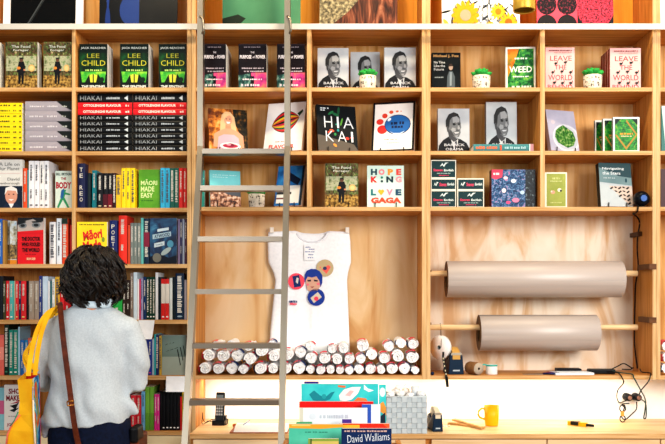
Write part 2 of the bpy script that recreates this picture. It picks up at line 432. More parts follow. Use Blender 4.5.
for x in (LX0, LX1):
    lrail(x)
    m = MB(); z0 = PZ(18, YL); z1 = PZ(34, YL); xs = x + .014
    m.tube([Vector(p) - uo for p in ((x, YL - .028, z0), (xs, YL - .034, z0 - .012), (xs + .004, YL - .03, PZ(27, YL)), (xs + .006, YL - .034, z1 + .008), (xs - .004, YL - .02, z1 - .006))], .0062, 8, alu)
    m.build('rail_hook', u)
    m = MB(); m.lathe([(.006, -.011), (.018, -.01), (.018, .01), (.006, .011)], Vector((x, YL + .048, PZ(31.5, YL) + .014)) - uo, 'x', 14, mat('#4a8f86', .4)); m.build('roller', u)
    m = MB(); m.box(x - .018 - uo.x, -.034, 0.0002, x + .018 - uo.x, .034, .03, black_m); m.build('foot', u)
for z in (PZ(152.6, YL), 2.045, 1.783, 1.522, 1.262, 1.0, .74, .48, .22):
    m = MB(); y = ly(z); dz = .0125
    m.box(LX0 + .0145 - uo.x, y - .04 - uo.y, z - dz, LX1 - .0145 - uo.x, y + .04 - uo.y, z + dz, mat('#93887a', .3, .9, .5, .03, 6)); m.build('tread', u)
# ------------------------------------------------------------------ prints on the top shelf
ZT = ZR['r0']
def poster(x0, x1, d, hgt, face, label, els, cat='print', t=.006, name='art_print', frame=None):
    Y = F + d; a, c = PX(x0, Y), PX(x1, Y)
    return face_book(((a + c) / 2, Y, ZT + .0005), c - a, hgt, t, face, label, els, lean=3, name=name, cat=cat, pages=False, hard=False)
gp = 'art prints leaning along the top shelf'
fr = empty('framed_print', P(42.5, 25.2, F + .06), 'black print in a broad white frame leaning on the top shelf', 'framed print', gp)
fr.location.z = ZT + .002; fr.rotation_euler = (-R(3), 0, 0)
w = PX(82, F + .06) - PX(3, F + .06); h = .56
m = MB(); fw = .035
for (x0, z0, x1, z1) in ((-w/2, 0, w/2, .026), (-w/2, h - fw, w/2, h), (-w/2, .026, -w/2 + fw, h - fw), (w/2 - fw, .026, w/2, h - fw)): m.box(x0, 0, z0, x1, .022, z1, mat('#f0f0f2', .4, var=.02))
m.build('frame', fr)
m = MB(); m.box(-w/2 + .01, .009, .01, w/2 - .01, .02, h - .01, mat('#0a0c0d', .25)); pr = m.build('picture', fr)
put_art(pr, [('p', [(.28, .97), (.3, .97), (.62, .55), (.6, .55)], '#4a4e50'), ('p', [(.31, .97), (.318, .97), (.66, .52), (.652, .52)], '#34383a')], lambda u_, v_, q: ((u_ - .5) * w, .0085 - .0001 * q, h * (1 - v_)), 'streak')
def NE(cx, cy, rx, ry, c, a=0): return ('e', cx, cy, rx, ry, c, a)
poster(99, 177.2, .06, .56, '#0c1218', 'black print with blue disc and stem shapes leaning on the top shelf', [NE(.43, .82, .17, .16, '#24407c'), ('r', .51, .6, .7, 1, '#0c1218'), NE(.11, .98, .035, .2, '#1d3a78'), NE(.11, .62, .02, .2, '#1d3a78')])
poster(222.3, 300.5, .06, .56, noise_mat('meadow_green', [(.3, '#44785a'), (.7, '#5a8f6c')], 4, 3, .5), 'green print with a dark tree top leaning behind the ladder', [('p', [(0, .9), (.0, .955), (.06, .975), (.14, .955), (.24, .945), (.3, .9), (.2, .86)], '#1c2b20')])
poster(319.5, 397.5, .06, .56, noise_mat('rock_brown', [(.3, '#1a0f0c'), (.45, '#4a2a1e'), (.58, '#7a4630'), (.75, '#b07a5c')], 9, 6, .5, (3, 1, .5), 1.5), 'dark brown print of rippled bark leaning on the top shelf',
       [('p', [(0, .4), (.55, .4), (.5, .72), (.36, .84), (.16, .96), (0, .98)], noise_mat('lichen', [(.35, '#4c4638'), (.5, '#857a5e'), (.65, '#b8ac88')], 60, 5, .6))])
def flower(cx, cy, r, c1, c2, n=12):
    o = []
    for k in range(n):
        a = 360 * k / n; o.append(NE(cx + r * .62 * math.cos(R(a)), cy + r * .62 * .72 * math.sin(R(a)), r * .36, r * .15, c1, a))
    return o + [NE(cx, cy, r * .38, r * .3, c2)]
fl = []
rr = random.Random(5)
for k in range(46):
    x, y = rr.uniform(.02, .98), rr.uniform(.7, .99); a = rr.uniform(0, 180); fl += [NE(x, y, rr.uniform(.04, .09), rr.uniform(.005, .012), rr.choice(['#14181c', '#20242a', '#3a4048', '#8a8f94', '#a8922a']), a)]
for k in range(9):
    x, y = rr.uniform(.46, .72), rr.uniform(.8, .97); a = rr.uniform(20, 160); fl += [NE(x, y, .085, .024, '#30343a', a), NE(x, y, .078, .019, '#e6e6e2', a)]
fl += flower(.3, .875, .185, '#d9a41c', '#b9a58a', 14) + flower(.72, .84, .1, '#dcb42c', '#b98012') + flower(.85, .945, .12, '#e0aa1c', '#c9680f') + [NE(.62, .96, .04, .02, '#c9a020'), NE(.05, .95, .05, .02, '#c8b04a', 40)]
poster(442, 519.8, .06, .56, '#f1f0ea', 'white print of yellow sunflowers and black leaves on the top shelf', fl)
dots = noise_mat('ink_dots', [(.4, '#17121a'), (.55, '#2a1a24'), (.68, '#a83a50')], 90, 3, .6)
poster(537, 613.6, .06, .56, '#e4566a', 'coral print with big dark circles leaning on the top shelf', [NE(.13, 1 - 25 / 105.6, .13, .1, dots), NE(.395, 1 - 25 / 105.6, .13, .1, dots), NE(.13, 1 - 4 / 105.6, .13, .1, '#191319'), NE(.395, 1 - 4 / 105.6, .13, .1, '#191319'), ('r', .53, 0, 1, 1, '#1a1016'), NE(.765, .8, .245, .2, noise_mat('coral_grain', [(.4, '#4a1826'), (.5, '#b83a50'), (.66, '#dd4e66')], 110, 3, .6)), NE(.8, 1.12, .2, .1, '#241018')])
poster(660.8, 720, .05, .56, '#eef2f6', 'white print cut off by the right picture edge on the top shelf', None)
# gold lamp hanging in front of the top shelf
u = empty('pendant_lamp', P(524, 11, 3.9), 'small gold pendant lamp hanging before the sunflower print', 'lamp')
m = MB(); m.lathe([(.046, .006), (.05, 0), (.052, .004), (.052, .13), (.02, .15), (.006, .155)], (0, 0, 0), 'z', 24, mat('#d8b450', .35, .5), cap=False); m.build('lamp_shade', u)
m = MB(); m.lathe([(.0, .02), (.03, .02), (.03, .05)], (0, 0, 0), 'z', 16, mat('#6d5a26', .5)); m.build('bulb_holder', u)
m = MB(); zt = 4.0 - u.location.z; m.tube([(0, 0, .15), (0, 0, zt)], .003, 6, black_m); m.build('cord', u)
b = MB(); b.box(-5, 2.6, 4.0, 5, F + .45, 4.05, mat('#f0ede4', .7, var=.02)); struct(b.build('ceiling'))
# ------------------------------------------------------------------ cover pictures
forest_m = noise_mat('forest_print', [(.3, '#141c12'), (.42, '#3a4a26'), (.5, '#7a5a44'), (.56, '#4f6a34'), (.64, '#8a9a5c'), (.72, '#d0a890')], 60, 6, .4, (1.4, 1, .8), .8)
forest_low = noise_mat('meadow_print', [(.35, '#2a2c1a'), (.48, '#8a6a34'), (.6, '#c0a058')], 70, 5, .4)
def forest_els():
    return [('r', .03, .3, .97, .62, noise_mat('clearing_print', [(.35, '#5a6a3c'), (.5, '#b7b79a'), (.65, '#6c8a56')], 40, 5, .4)), ('r', 0, .72, 1, 1, forest_low),
            ('e', .82, .56, .1, .075, '#d9b070'), ('e', .82, .56, .07, .05, '#e8c98e'),
            ('p', [(.4, .5), (.42, .42), (.58, .42), (.62, .52), (.62, .66), (.58, .66), (.57, .9), (.51, .9), (.5, .7), (.47, .9), (.41, .9), (.4, .66), (.36, .64)], '#17181c'),
            ('e', .5, .385, .06, .045, '#6a4a3c'), ('p', [(.43, .37), (.45, .335), (.55, .335), (.57, .37)], '#2a2a28'), ('e', .42, .56, .06, .03, '#d98b3a'), ('e', .6, .6, .03, .02, '#c98a6a'),
            ('t', 'The Food', .2, .07, .78, .13, '#e9ead9'), ('t', 'Forager', .25, .155, .74, .21, '#e9ead9')]
def sentinel_els():
    glow = noise_mat('green_glow', [(.3, '#1c7a34'), (.5, '#4fb840'), (.7, '#a8d64a')], 30, 3, .4)
    return [('r', 0, .2, 1, .62, noise_mat('dark_green_glow', [(.35, '#06180f'), (.55, '#0c3a20'), (.7, '#1a5a2c')], 25, 4, .4)), ('p', [(.05, .62), (.95, .62), (.9, .86), (.1, .86)], glow),
            ('e', .5, .78, .2, .1, '#d6d84e'), ('p', [(.0, .86), (1, .86), (1, 1), (0, 1)], '#0a1a14'), ('p', [(.2, .86), (.36, .68), (.4, .86)], '#0d2416'), ('p', [(.6, .86), (.66, .66), (.86, .86)], '#0d2416'), ('r', .48, .68, .52, .86, '#0d2416'),
            ('e', .8, .8, .09, .055, '#12301e'), ('t', 'JACK REACHER', .06, .07, .95, .125, '#dfe6e0'), ('t', 'LEE', .28, .22, .72, .315, '#a8a83a', 0, -.005), ('t', 'CHILD', .08, .37, .93, .49, '#c4c03c', 0, -.005),
            ('t', 'THE SENTINEL', .08, .925, .95, .99, '#dfe6e0', 0, .03)] + dashes(.22, .8, .57, .61, '#b8d67a', 3, .06)
def power_els():
    teal = noise_mat('teal_smoke', [(.35, '#10181a'), (.5, '#2c5e58'), (.68, '#9ab8a8')], 45, 4, .4)
    pink = noise_mat('pink_smoke', [(.3, '#8a2a6e'), (.5, '#d0488c'), (.7, '#e8806a')], 30, 4, .4)
    return [('p', [(.45, .64), (1, .64), (1, 1), (.5, 1)], pink), ('p', [(0, .7), (.42, .66), (.46, 1), (0, 1)], teal), ('r', .44, .72, .56, .98, '#180d14'), ('r', 0, 0, 1, .04, '#241a24'),
            ('t', 'THE', .43, .17, .57, .21, '#cfc9d0'), ('t', 'PURPOSE', .05, .25, .46, .33, '#d9d4da', 0, .03), ('t', 'of', .5, .27, .58, .32, '#cfc9d0'), ('t', 'POWER', .62, .25, .96, .33, '#d9d4da', 0, .03),
            ] + dashes(.2, .78, .06, .085, '#9a8f98', 3, .05) + dashes(.12, .9, .53, .56, '#b5a9b2', 4, .06) + dashes(.2, .9, .6, .63, '#b5a9b2', 5, .06) + dashes(.15, .85, .78, .81, '#e8d8de', 6, .06) + dashes(.1, .8, .9, .95, '#d9cdd2', 7, .09)
def portrait_els(txt=True):
    hi, md, dk = '#a2a4a6', '#787a7c', '#505154'
    return [('p', [(0, 1), (.03, .82), (.16, .7), (.34, .62), (.72, .68), (.9, .76), (1, .88), (1, 1)], '#1f2023'), ('p', [(.38, .62), (.5, .7), (.64, .68), (.62, .8), (.56, 1), (.48, .84)], '#c4c7ca'), ('p', [(.54, .73), (.6, .72), (.6, 1), (.52, 1)], '#4a4c55'),
            ('p', [(.3, .46), (.5, .6), (.62, .7), (.5, .74), (.36, .66)], dk), ('p', [(.3, .3), (.4, .16), (.58, .13), (.7, .22), (.73, .36), (.74, .42), (.71, .47), (.72, .54), (.66, .63), (.56, .65), (.44, .6), (.36, .52)], md),
            ('p', [(.46, .2), (.6, .17), (.69, .25), (.66, .31), (.48, .32)], hi), ('p', [(.46, .42), (.56, .44), (.56, .5), (.46, .52), (.42, .47)], hi), ('p', [(.64, .36), (.71, .44), (.66, .47), (.62, .44)], hi), ('p', [(.54, .6), (.64, .595), (.61, .63), (.56, .63)], hi),
            ('p', [(.25, .4), (.25, .26), (.34, .13), (.5, .08), (.64, .12), (.71, .22), (.6, .17), (.46, .19), (.38, .26), (.36, .4), (.33, .46)], '#2c2d2f'),
            ('p', [(.27, .4), (.33, .39), (.35, .5), (.3, .52)], dk), ('e', .515, .355, .05, .02, '#2c2d2f'), ('e', .665, .35, .036, .018, '#2c2d2f'), ('p', [(.46, .325), (.56, .31), (.56, .325), (.47, .34)], '#2c2d2f'), ('p', [(.62, .31), (.71, .315), (.71, .33), (.62, .325)], '#2c2d2f'), ('p', [(.58, .47), (.68, .48), (.66, .495), (.58, .49)], dk),
            ('p', [(.51, .53), (.67, .525), (.63, .552), (.55, .556)], '#d0d3d6'), ('p', [(.36, .46), (.45, .52), (.52, .62), (.44, .6), (.37, .54)], dk)] + \
        ([('t', 'BARACK', .2, .78, .84, .835, '#d4d7da', 0, .0), ('t', 'OBAMA', .24, .875, .8, .93, '#d4d7da', 0, .0)] if txt else [])
GREY = noise_mat('portrait_grey', [(.3, '#aeb3b8'), (.7, '#c6cacd')], 8, 2, .35)
def onion_els():
    cols = ['#d9303a', '#1d3c34', '#e8c63a', '#e0563a', '#16302a', '#d9405a', '#e8c63a', '#1f6a4a', '#d9303a']; out = []; n = len(cols)
    def pt(t, o): x = -.36 + .74 * t; y = o * .2 * math.sin(math.pi * min(1, t * 1.02)) ** .7; c, s_ = math.cos(R(-16)), math.sin(R(-16)); return (.5 + x * c - y * s_ * .8, .4 + (x * s_ * .8 + y * c))
    out.append(('p', [pt(i / 12, -1.12) for i in range(13)] + [pt(i / 12, 1.12) for i in range(12, -1, -1)], '#14382a'))
    for k in range(n):
        a, b_ = -1 + 2 * k / n, -1 + 2 * (k + 1) / n
        out.append(('p', [pt(i / 12, a) for i in range(13)] + [pt(i / 12, b_) for i in range(12, -1, -1)], cols[k]))
    return out + [('p', [(.8, .24), (.93, .16), (.95, .2), (.86, .3)], '#1f4a34')]
def copies(o, n, t, labelf):
    """further copies of a face-out book standing right behind it"""
    for k in range(1, n):
        dup(o, labelf(k), (o.location.x, o.location.y + k * (t + .003), o.location.z))
def succulent(px, py_unused, zs, d, label, w=17, hp=13, group='succulents on the shelves'):
    Y = F + d; s_ = Y / FP; rp = w / 2 * s_; h = hp * s_
    u = empty('potted_succulent', (PX(px, Y), Y, zs + .0005), label, 'potted plant', group)
    m = MB(); m.lathe([(rp * .9, 0), (rp * .96, h * .3), (rp, h), (rp * .88, h), (rp * .86, h * .85)], (0, 0, 0), 'z', 24, noise_mat('speckled_pot', [(.38, '#5a5248'), (.42, '#ddd4c4'), (.7, '#e8e0d2')], 75, 2, .6)); m.lathe([(0, h * .86), (rp * .87, h * .86)], (0, 0, 0), 'z', 16, mat('#3a2c20', .9), cap=False); m.build('pot', u)
    m = MB(); r = random.Random(int(px)); gm = mat('#3aa850', .45, scale=60, var=.25)
    for ring, (n, el, ln) in enumerate(((9, 22, 1.0), (8, 48, .85), (5, 72, .7))):
        for k in range(n):
            a = 2 * math.pi * (k + .5 * ring) / n + r.uniform(-.15, .15); e = R(el + r.uniform(-8, 8)); L = rp * 1.15 * ln
            M = Matrix.Rotation(a, 3, 'Z') @ Matrix.Rotation(-e, 3, 'Y')
            m.ball(Vector((0, 0, h * .98)) + M @ Vector((L * .62, 0, 0)), L * .5, L * .3, L * .2, gm, 8, 6, M)
    m.build('leaves', u)
def easel(o, w, dx=.3, lab=None):
    """black wire easel under and behind a displayed book: two front hooks"""
    x, y, z = o.location; M = Matrix.Rotation(o.rotation_euler.z, 3, 'Z')
    tt = max(v.co.y for v in o.data.vertices)
    e = empty('book_easel', (x, y, z - .0039 - tt * math.sin(-o.rotation_euler.x)), 'black wire easel under the ' + ' '.join(o['label'].split(',')[0].split()[:10]), 'easel', 'black wire book easels'); e.rotation_euler = (0, 0, o.rotation_euler.z)
    lean = -o.rotation_euler.x; L = min(.15, .6 * w)
    for sx in (-dx * w, dx * w):
        m = MB(); m.tube([(sx, -.0075, .03), (sx, -.0075, .0024), (sx, .0, .0019), (sx, .07, .0019)], [.0032, .0024, .0018, .0018], 6, black_m); m.build('hook', e)
    m = MB(); y1 = tt + .008 + .12 * math.tan(lean); m.tube([(-dx * w, .07, .0019), (-dx * w * .5, y1 + .004, .12), (dx * w * .5, y1 + .004, .12), (dx * w, .07, .0019)], .0018, 6, black_m); m.build('back_wire', e)
# ================================================================== row 1
gB = 'face-out books on the shelves'
z = ZL['r1']
fc = [at_face(-29, -.5, 42, z, forest_m, 'forest cookbook with a dark figure, cut off by the left picture edge', forest_els(), .03, .03, spine='#2a3020'),
      at_face(5.3, 37.4, 42, z, forest_m, 'forest cookbook with a dark figure, middle of the leftmost top shelf', forest_els(), .03, .03, spine='#2a3020'),
      at_face(43.4, 71.7, 42, z, forest_m, 'forest cookbook with a dark figure beside the upright of the leftmost bay', forest_els(), .03, .03, spine='#2a3020')]
for o, w_ in zip(fc, ('leftmost', 'middle', 'right-hand')):
    copies(o, 2, .03, lambda k: 'forest cookbook copy hidden behind the %s one, leftmost bay' % w_)
for (a, c), w_ in zip(((79.3, 107.3), (120, 148.5), (158.8, 186.4)), ('left', 'middle', 'right')):
    o = at_face(a, c, 44, z, '#0a2018', 'green and black thriller at the front of the %s of three piles' % w_, sentinel_els(), .034, .028, spine='#0a1a14')
    copies(o, 3, .034, lambda k: 'thriller copy %s from the front in the %s green-black row' % (ORD[k], w_))
z = ZR['r1']
for (a, c, n), w_ in zip(((203.3, 226, 5), (238.5, 266.5, 2), (277, 305, 2)), ('left', 'middle', 'right')):
    o = at_face(a, c, 44, z, noise_mat('black_cover', [(.3, '#120a10'), (.7, '#1e1218')], 20, 3, .35), 'black and magenta book at the front of the %s row behind the ladder' % w_, power_els(), .04, .03, spine='#160c12')
    copies(o, n, .04, lambda k: 'black-magenta book copy %s from the front in the %s row behind ladder' % (ORD[k], w_))
for a, c, yt, d, lab in ((317.6, 348.6, 48.4, .1, 'grey memoir with a smiling man, left of three on the top middle shelf'), (350.6, 379.8, 52.4, .2, 'grey memoir with a smiling man standing behind the succulent pot'), (384.4, 415.8, 48, .1, 'grey memoir with a smiling man, right of three on the top middle shelf')):
    at_face(a, c, yt, z, GREY, lab, portrait_els(), .048, d, lean=2, spine='#8f9498')
succulent(367.8, 0, z, .05, 'succulent in a speckled pot before the middle grey memoir')
at_face(431.8, 460.8, 53, z, '#0c1517', 'black memoir with a seated man, left end of its top shelf',
        [('t', 'Michael J. Fox', .06, .05, .94, .135, '#c9a06a', 0, .03), ('t', 'No Time', .08, .22, .46, .28, '#d5d8d6'), ('t', 'Like the', .08, .31, .46, .37, '#d5d8d6'), ('t', 'Future', .08, .4, .42, .46, '#d5d8d6'),
         ('p', [(.52, .9), (.54, .6), (.6, .48), (.72, .48), (.8, .62), (.8, .9)], '#5a6468'), ('e', .66, .38, .07, .07, '#c9b09a'), ('p', [(.59, .36), (.62, .29), (.7, .29), (.73, .35)], '#4a3a30'), ('p', [(.62, .5), (.7, .5), (.68, .85), (.62, .85)], '#8f9a9e')] + dashes(.1, .4, .62, .65, '#9aa3a4', 2, .06), .03, .1, lean=3)
succulent(481.3, 0, z, .05, 'succulent in a speckled pot between the black memoir and the green book', 18, 13)
weed = noise_mat('leafy_green', [(.3, '#0e3a22'), (.45, '#1f6a38'), (.55, '#3f9a48'), (.7, '#8aba4c')], 40, 5, .4, distort=1)
at_face(506, 535.4, 47.4, z, '#e9efe8', 'white-framed green leafy book on the top shelf beside the succulent',
        [('r', .06, .04, .94, .97, weed), ('p', [(.06, .04), (.45, .04), (.3, .35), (.12, .6), (.06, .7)], noise_mat('rust_print', [(.3, '#c9541e'), (.5, '#e08a2a'), (.7, '#7a8a34')], 25, 4, .4)), ('t', 'WEED', .12, .44, .88, .58, '#eef4ee', 0, .01)] + dashes(.3, .72, .24, .28, '#e2ece2', 3, .07) + dashes(.24, .76, .66, .69, '#e2ece2', 4, .06) + dashes(.2, .85, .88, .93, '#c9d9c9', 5, .09), .035, .08, lean=2, rz=-4, spine='#d8e0d4')
PINK = noise_mat('pink_cover', [(.3, '#e9b0ae'), (.7, '#f2c4bd')], 6, 2, .4)
def leave_els():
    r_ = '#d8343c'; e = [('t', 'LEAVE', .16, .2, .9, .32, r_, 0, .0), ('t', 'THE', .32, .42, .72, .53, r_, 0, .0), ('t', 'WORLD', .1, .66, .92, .79, r_, 0, .0), ('t', 'BEHIND', .08, .9, .93, 1, r_, 0, .0)]
    for x, y in ((.35, .385), (.68, .36), (.25, .6), (.56, .58), (.86, .6), (.3, .85), (.58, .86), (.86, .86)):
        e += [('e', x, y, .05, .03, '#2a3430'), ('p', [(x + .03, y - .01), (x + .06, y - .06), (x + .075, y - .055), (x + .055, y + .01)], '#2a3430'), ('r', x - .012, y + .02, x + .005, y + .06, '#2a3430')]
    return e + dashes(.12, .9, .06, .09, '#8a4a4c', 2, .05) + dashes(.3, .9, .12, .135, '#b07072', 3, .05)
for a, c, yt, w_, n in ((545.4, 574.6, 47.6, 'left', 3), (610, 640.8, 48.2, 'right', 4)):
    o = at_face(a, c, yt, z, PINK, 'pink novel with red title, %s of two beside the small succulent' % w_, leave_els(), .038, .035, spine='#8f3024')
    copies(o, n, .038, lambda k: 'pink novel copy %s from the front in the %s-hand pile' % (ORD[k], w_))
succulent(592.6, 0, z, .05, 'succulent in a speckled pot between the two pink novels', 18.5, 13.5)
# ================================================================== row 2
z = ZL['r2']
def flat_stack(px0, px1, edges, zs, dep, d, rowsf, labelf, group, bname='book'):
    """flat books, spines to the viewer; edges = list of top pixel lines from the bottom book up"""
    Y = F + d; x0, x1 = PX(px0, Y), PX(px1, Y); zb_ = zs + .0004; n = len(edges)
    for k, yt in enumerate(edges):
        zt = PZ(yt, Y); t = zt - zb_ - .0004
        c, els, hard = rowsf(k); r = random.Random(k + int(px0))
        spine_book((x1 + r.uniform(-.001, .001), Y + r.uniform(0, .003), (zb_ + zt) / 2), t, x1 - x0, dep, c, labelf(n - 1 - k), els, group, (0, -R(90), 0), hard)
        zb_ = zt
def fs_ord(i, n): return 'topmost' if i == 0 else ('bottom' if i == n - 1 else ORD[i] + ' from top')
ye = [150.9 - 5.35 * (k + 1) for k in range(9)]
flat_stack(-14, 22, ye, z, .16, .03, lambda k: ('#f2dc1e', dashes(.3, .66, .3, .62, '#5a5520', k + 3, .05) + dashes(.76, .84, .3, .62, '#5a5520', k, .04) + dashes(.92, .98, .3, .65, '#5a5520', k, .02), False),
           lambda i: 'thin yellow book lying flat, %s in the yellow stack' % fs_ord(i, 9), 'yellow stack at the left edge')
flat_stack(25, 71.5, [141, 131, 121, 111, 101], z, .19, .03, lambda k: ('#a9a3ab', [('p', [(.68, 0), (.82, .55), (1, .9), (1, 0)], '#1b2220')] + dashes(.1, .4, .45, .62, '#d5d1d6', k, .04) + dashes(.48, .7, .45, .62, '#d5d1d6', k + 4, .04) + dashes(.8, .9, .45, .62, '#b9bdb6', k + 4, .04), True),
           lambda i: 'thick lilac-grey book lying flat with black corner, %s in its stack' % fs_ord(i, 5), 'lilac-grey stack beside the yellow one')
he = [150.9 - 6.05 * (k + 1) for k in range(6)] + [108.4, 102.3, 93.6]
def hk(k):
    if k in (6, 7): return '#d9202c', [('t', 'OTTOLENGHI FLAVOUR', .1, .3, .8, .72, '#f4e6dc', 0, .03)] + dashes(.88, .95, .35, .68, '#f4d6cc', k, .03), True
    return '#0c1015', [('t', 'HIAKAI', .05, .26, .44, .76, '#bcc2c6', 0, -.02)] + dashes(.53, .78, .38, .64, '#b5bcc2', k, .03) + [('p', [(.86, .5), (.93, .2), (.93, .82)], '#cfd6da')], True
for a, c, w_ in ((77.6, 131.8, 'left'), (133.2, 186.4, 'right')):
    flat_stack(a, c, he, z, .2, .02, hk, lambda i: ('red' if i in (1, 2) else 'black') + ' cookbook lying flat, %s in the %s of two stacks' % (fs_ord(i, 9), w_), 'two stacks of black and red cookbooks')
z = ZR['r2'] + .0035
o = at_face(210.5, 247.5, 110.2, z, noise_mat('warm_leaf_print', [(.3, '#2a1c14'), (.45, '#8a4a1a'), (.55, '#d88a34'), (.7, '#efc27a')], 26, 5, .4), 'cookbook with a blonde woman holding a plate behind the ladder',
    [('p', [(.62, .0), (1, .0), (1, 1), (.86, 1), (.8, .6), (.66, .3)], noise_mat('dark_leaf_print', [(.35, '#15150f'), (.55, '#3a3018'), (.72, '#a8702a')], 40, 5, .4)), ('p', [(.28, .56), (.3, .3), (.34, .14), (.44, .06), (.56, .07), (.66, .18), (.69, .36), (.72, .56), (.6, .5), (.4, .5)], '#e6c294'), ('p', [(.42, .48), (.43, .36), (.56, .36), (.58, .48)], '#d89a78'), ('p', [(.1, .9), (.13, .6), (.26, .52), (.42, .46), (.58, .46), (.76, .53), (.88, .62), (.9, .9)], '#e2a888'), ('p', [(.2, 1), (.24, .66), (.38, .6), (.64, .6), (.76, .68), (.8, 1)], '#dcb8c2'),
     ('e', .495, .26, .105, .13, '#e2a888'), ('p', [(.38, .28), (.38, .14), (.5, .1), (.6, .14), (.52, .15), (.43, .2)], '#eccb9c'), ('p', [(.45, .3), (.56, .3), (.53, .345), (.47, .345)], '#f4ece8'), ('e', .455, .235, .02, .01, '#5a4034'), ('e', .545, .235, .02, .01, '#5a4034'), ('e', .54, .87, .27, .085, '#f1ece8'), ('e', .54, .865, .2, .05, '#b83a56'), ('e', .55, .845, .1, .04, '#8a2440'), ('e', .5, .84, .06, .02, '#e8a0b0')], .03, .075, lean=9, rz=18); easel(o, .17)
o = at_face(262.5, 301.5, 104.6, z, '#efeeec', 'white cookbook with a striped onion partly behind the ladder rail',
    onion_els() + [
     ('t', 'FLAVOUR', .14, .87, .8, .95, '#e0563e', 0, .03)] + dashes(.3, .7, .8, .82, '#e08a72', 3, .05), .03, .075, lean=17, rz=-16); easel(o, .19)
o = at_face(318.8, 358.4, 107, z, '#10181c', 'dark cookbook with large white letters, second shelf of the middle bay',
    [('p', [(.06, .66), (.9, .84), (1, .97), (1, 1), (0, 1), (0, .66)], '#6a6258')] + [('e', x, y, rx, ry, c, a) for x, y, rx, ry, c, a in ((.48, .2, .09, .03, '#1f6a44', 20), (.36, .17, .08, .025, '#2a7a4c', -30), (.56, .12, .03, .09, '#1d5a3c', 10), (.5, .42, .04, .02, '#2fa08a', 0), (.62, .36, .02, .09, '#6aa84a', 20), (.36, .56, .06, .03, '#e06a4a', 10), (.3, .6, .05, .025, '#d9503a', 0), (.44, .64, .03, .03, '#3f9a5a', 0), (.52, .55, .03, .03, '#2f9a9a', 0), (.74, .72, .05, .03, '#d94a3a', 0), (.86, .7, .04, .03, '#e0563e', 0), (.42, .88, .05, .03, '#e8a04a', 30))] +
    [('t', 'H', .18, .25, .38, .5, '#dfe3e6', 0, -.012), ('t', 'I', .5, .25, .55, .5, '#dfe3e6', 0, -.012), ('t', 'A', .66, .25, .92, .5, '#dfe3e6', 0, -.012), ('t', 'K', .2, .57, .4, .8, '#dfe3e6', 0, -.012), ('t', 'A', .5, .57, .72, .8, '#dfe3e6', 0, -.012), ('t', 'I', .84, .57, .89, .8, '#dfe3e6', 0, -.012)] + dashes(.1, .34, .06, .09, '#cfd6da', 3, .06) + dashes(.1, .24, .11, .135, '#cfd6da', 4, .06), .03, .065, lean=13, rz=16); easel(o, .2)
o = at_face(371.3, 413.4, 103.8, z, '#15161a', 'black-framed white book with blue oval and red dots',
    [('r', .05, .04, .95, .97, '#eceae6'), ('e', .24, .56, .12, .09, '#e23a36'), ('e', .18, .4, .085, .06, '#e0463c'), ('e', .29, .28, .065, .05, '#dc4a38'), ('e', .44, .21, .05, .035, '#e0603e'), ('e', .58, .2, .035, .022, '#e57a4e'), ('e', .67, .2, .018, .012, '#e8946a'),
     ('e', .6, .47, .31, .205, '#1e2f5c'), ('e', .6, .47, .295, .19, '#2f6fb0'), ('e', .4, .36, .045, .03, '#e8f0f6', -30), ('p', [(.42, .6), (.5, .64), (.66, .645), (.78, .6), (.68, .67), (.52, .67)], '#cfe0ee')] + dashes(.44, .76, .41, .47, '#182a50', 3, .07) + dashes(.46, .74, .49, .54, '#182a50', 4, .07) + dashes(.3, .6, .76, .775, '#e08a7a', 3, .05) + dashes(.36, .7, .83, .845, '#b8b4ae', 4, .05), .04, .075, lean=13, rz=-13, spine='#101114'); easel(o, .21)
z = ZR['r2']
at_face(438, 469.6, 109, z, GREY, 'grey memoir with a smiling man, left of two on the second shelf', portrait_els(), .048, .1, lean=2, spine='#8f9498')
at_face(486.4, 517, 102.4, z, GREY, 'grey memoir with a smiling man behind a flat teal book', portrait_els(), .048, .15, lean=2, spine='#8f9498')
flat_stack(473.6, 533.5, [144], z, .13, .005, lambda k: ('#4d8a8c', dashes(.04, .4, .3, .72, '#e0764e', 6, .04) + [('r', .44, .15, .47, .9, '#d9582e')] + dashes(.52, .88, .35, .7, '#a9c8cc', 3, .03) + [('r', .93, 0, .945, 1, '#d8e4e4'), ('r', .945, 0, 1, 1, '#b88a8e')], True), lambda i: 'teal book lying flat with orange title before the right grey memoir', None)
salad = noise_mat('salad_print', [(.3, '#173a1c'), (.45, '#2f6a30'), (.55, '#5a8a3c'), (.68, '#a8b88a'), (.75, '#c9605a')], 70, 5, .4)
o = at_face(550, 581, 112, ZR['r2'] + .0035, noise_mat('pale_linen_print', [(.3, '#a8a8ba'), (.7, '#bcbaca')], 12, 4, .4), 'pale cookbook with a plate of green salad, tilted on its easel',
    [('e', .6, .68, .48, .34, '#c9cbd4'), ('e', .6, .68, .42, .29, '#b4b8c2'), ('p', [(.2, .66), (.26, .5), (.4, .42), (.54, .36), (.7, .44), (.86, .52), (.93, .7), (.82, .86), (.6, .92), (.42, .86), (.28, .8)], salad), ('e', .2, .3, .07, .05, '#c9c0c8')], .03, .07, lean=14, rz=18); easel(o, .19)
gpic = noise_mat('green_book_print', [(.3, '#0f3a20'), (.45, '#1f7a34'), (.6, '#3fa83c'), (.72, '#9a8a3a')], 35, 4, .4, distort=2)
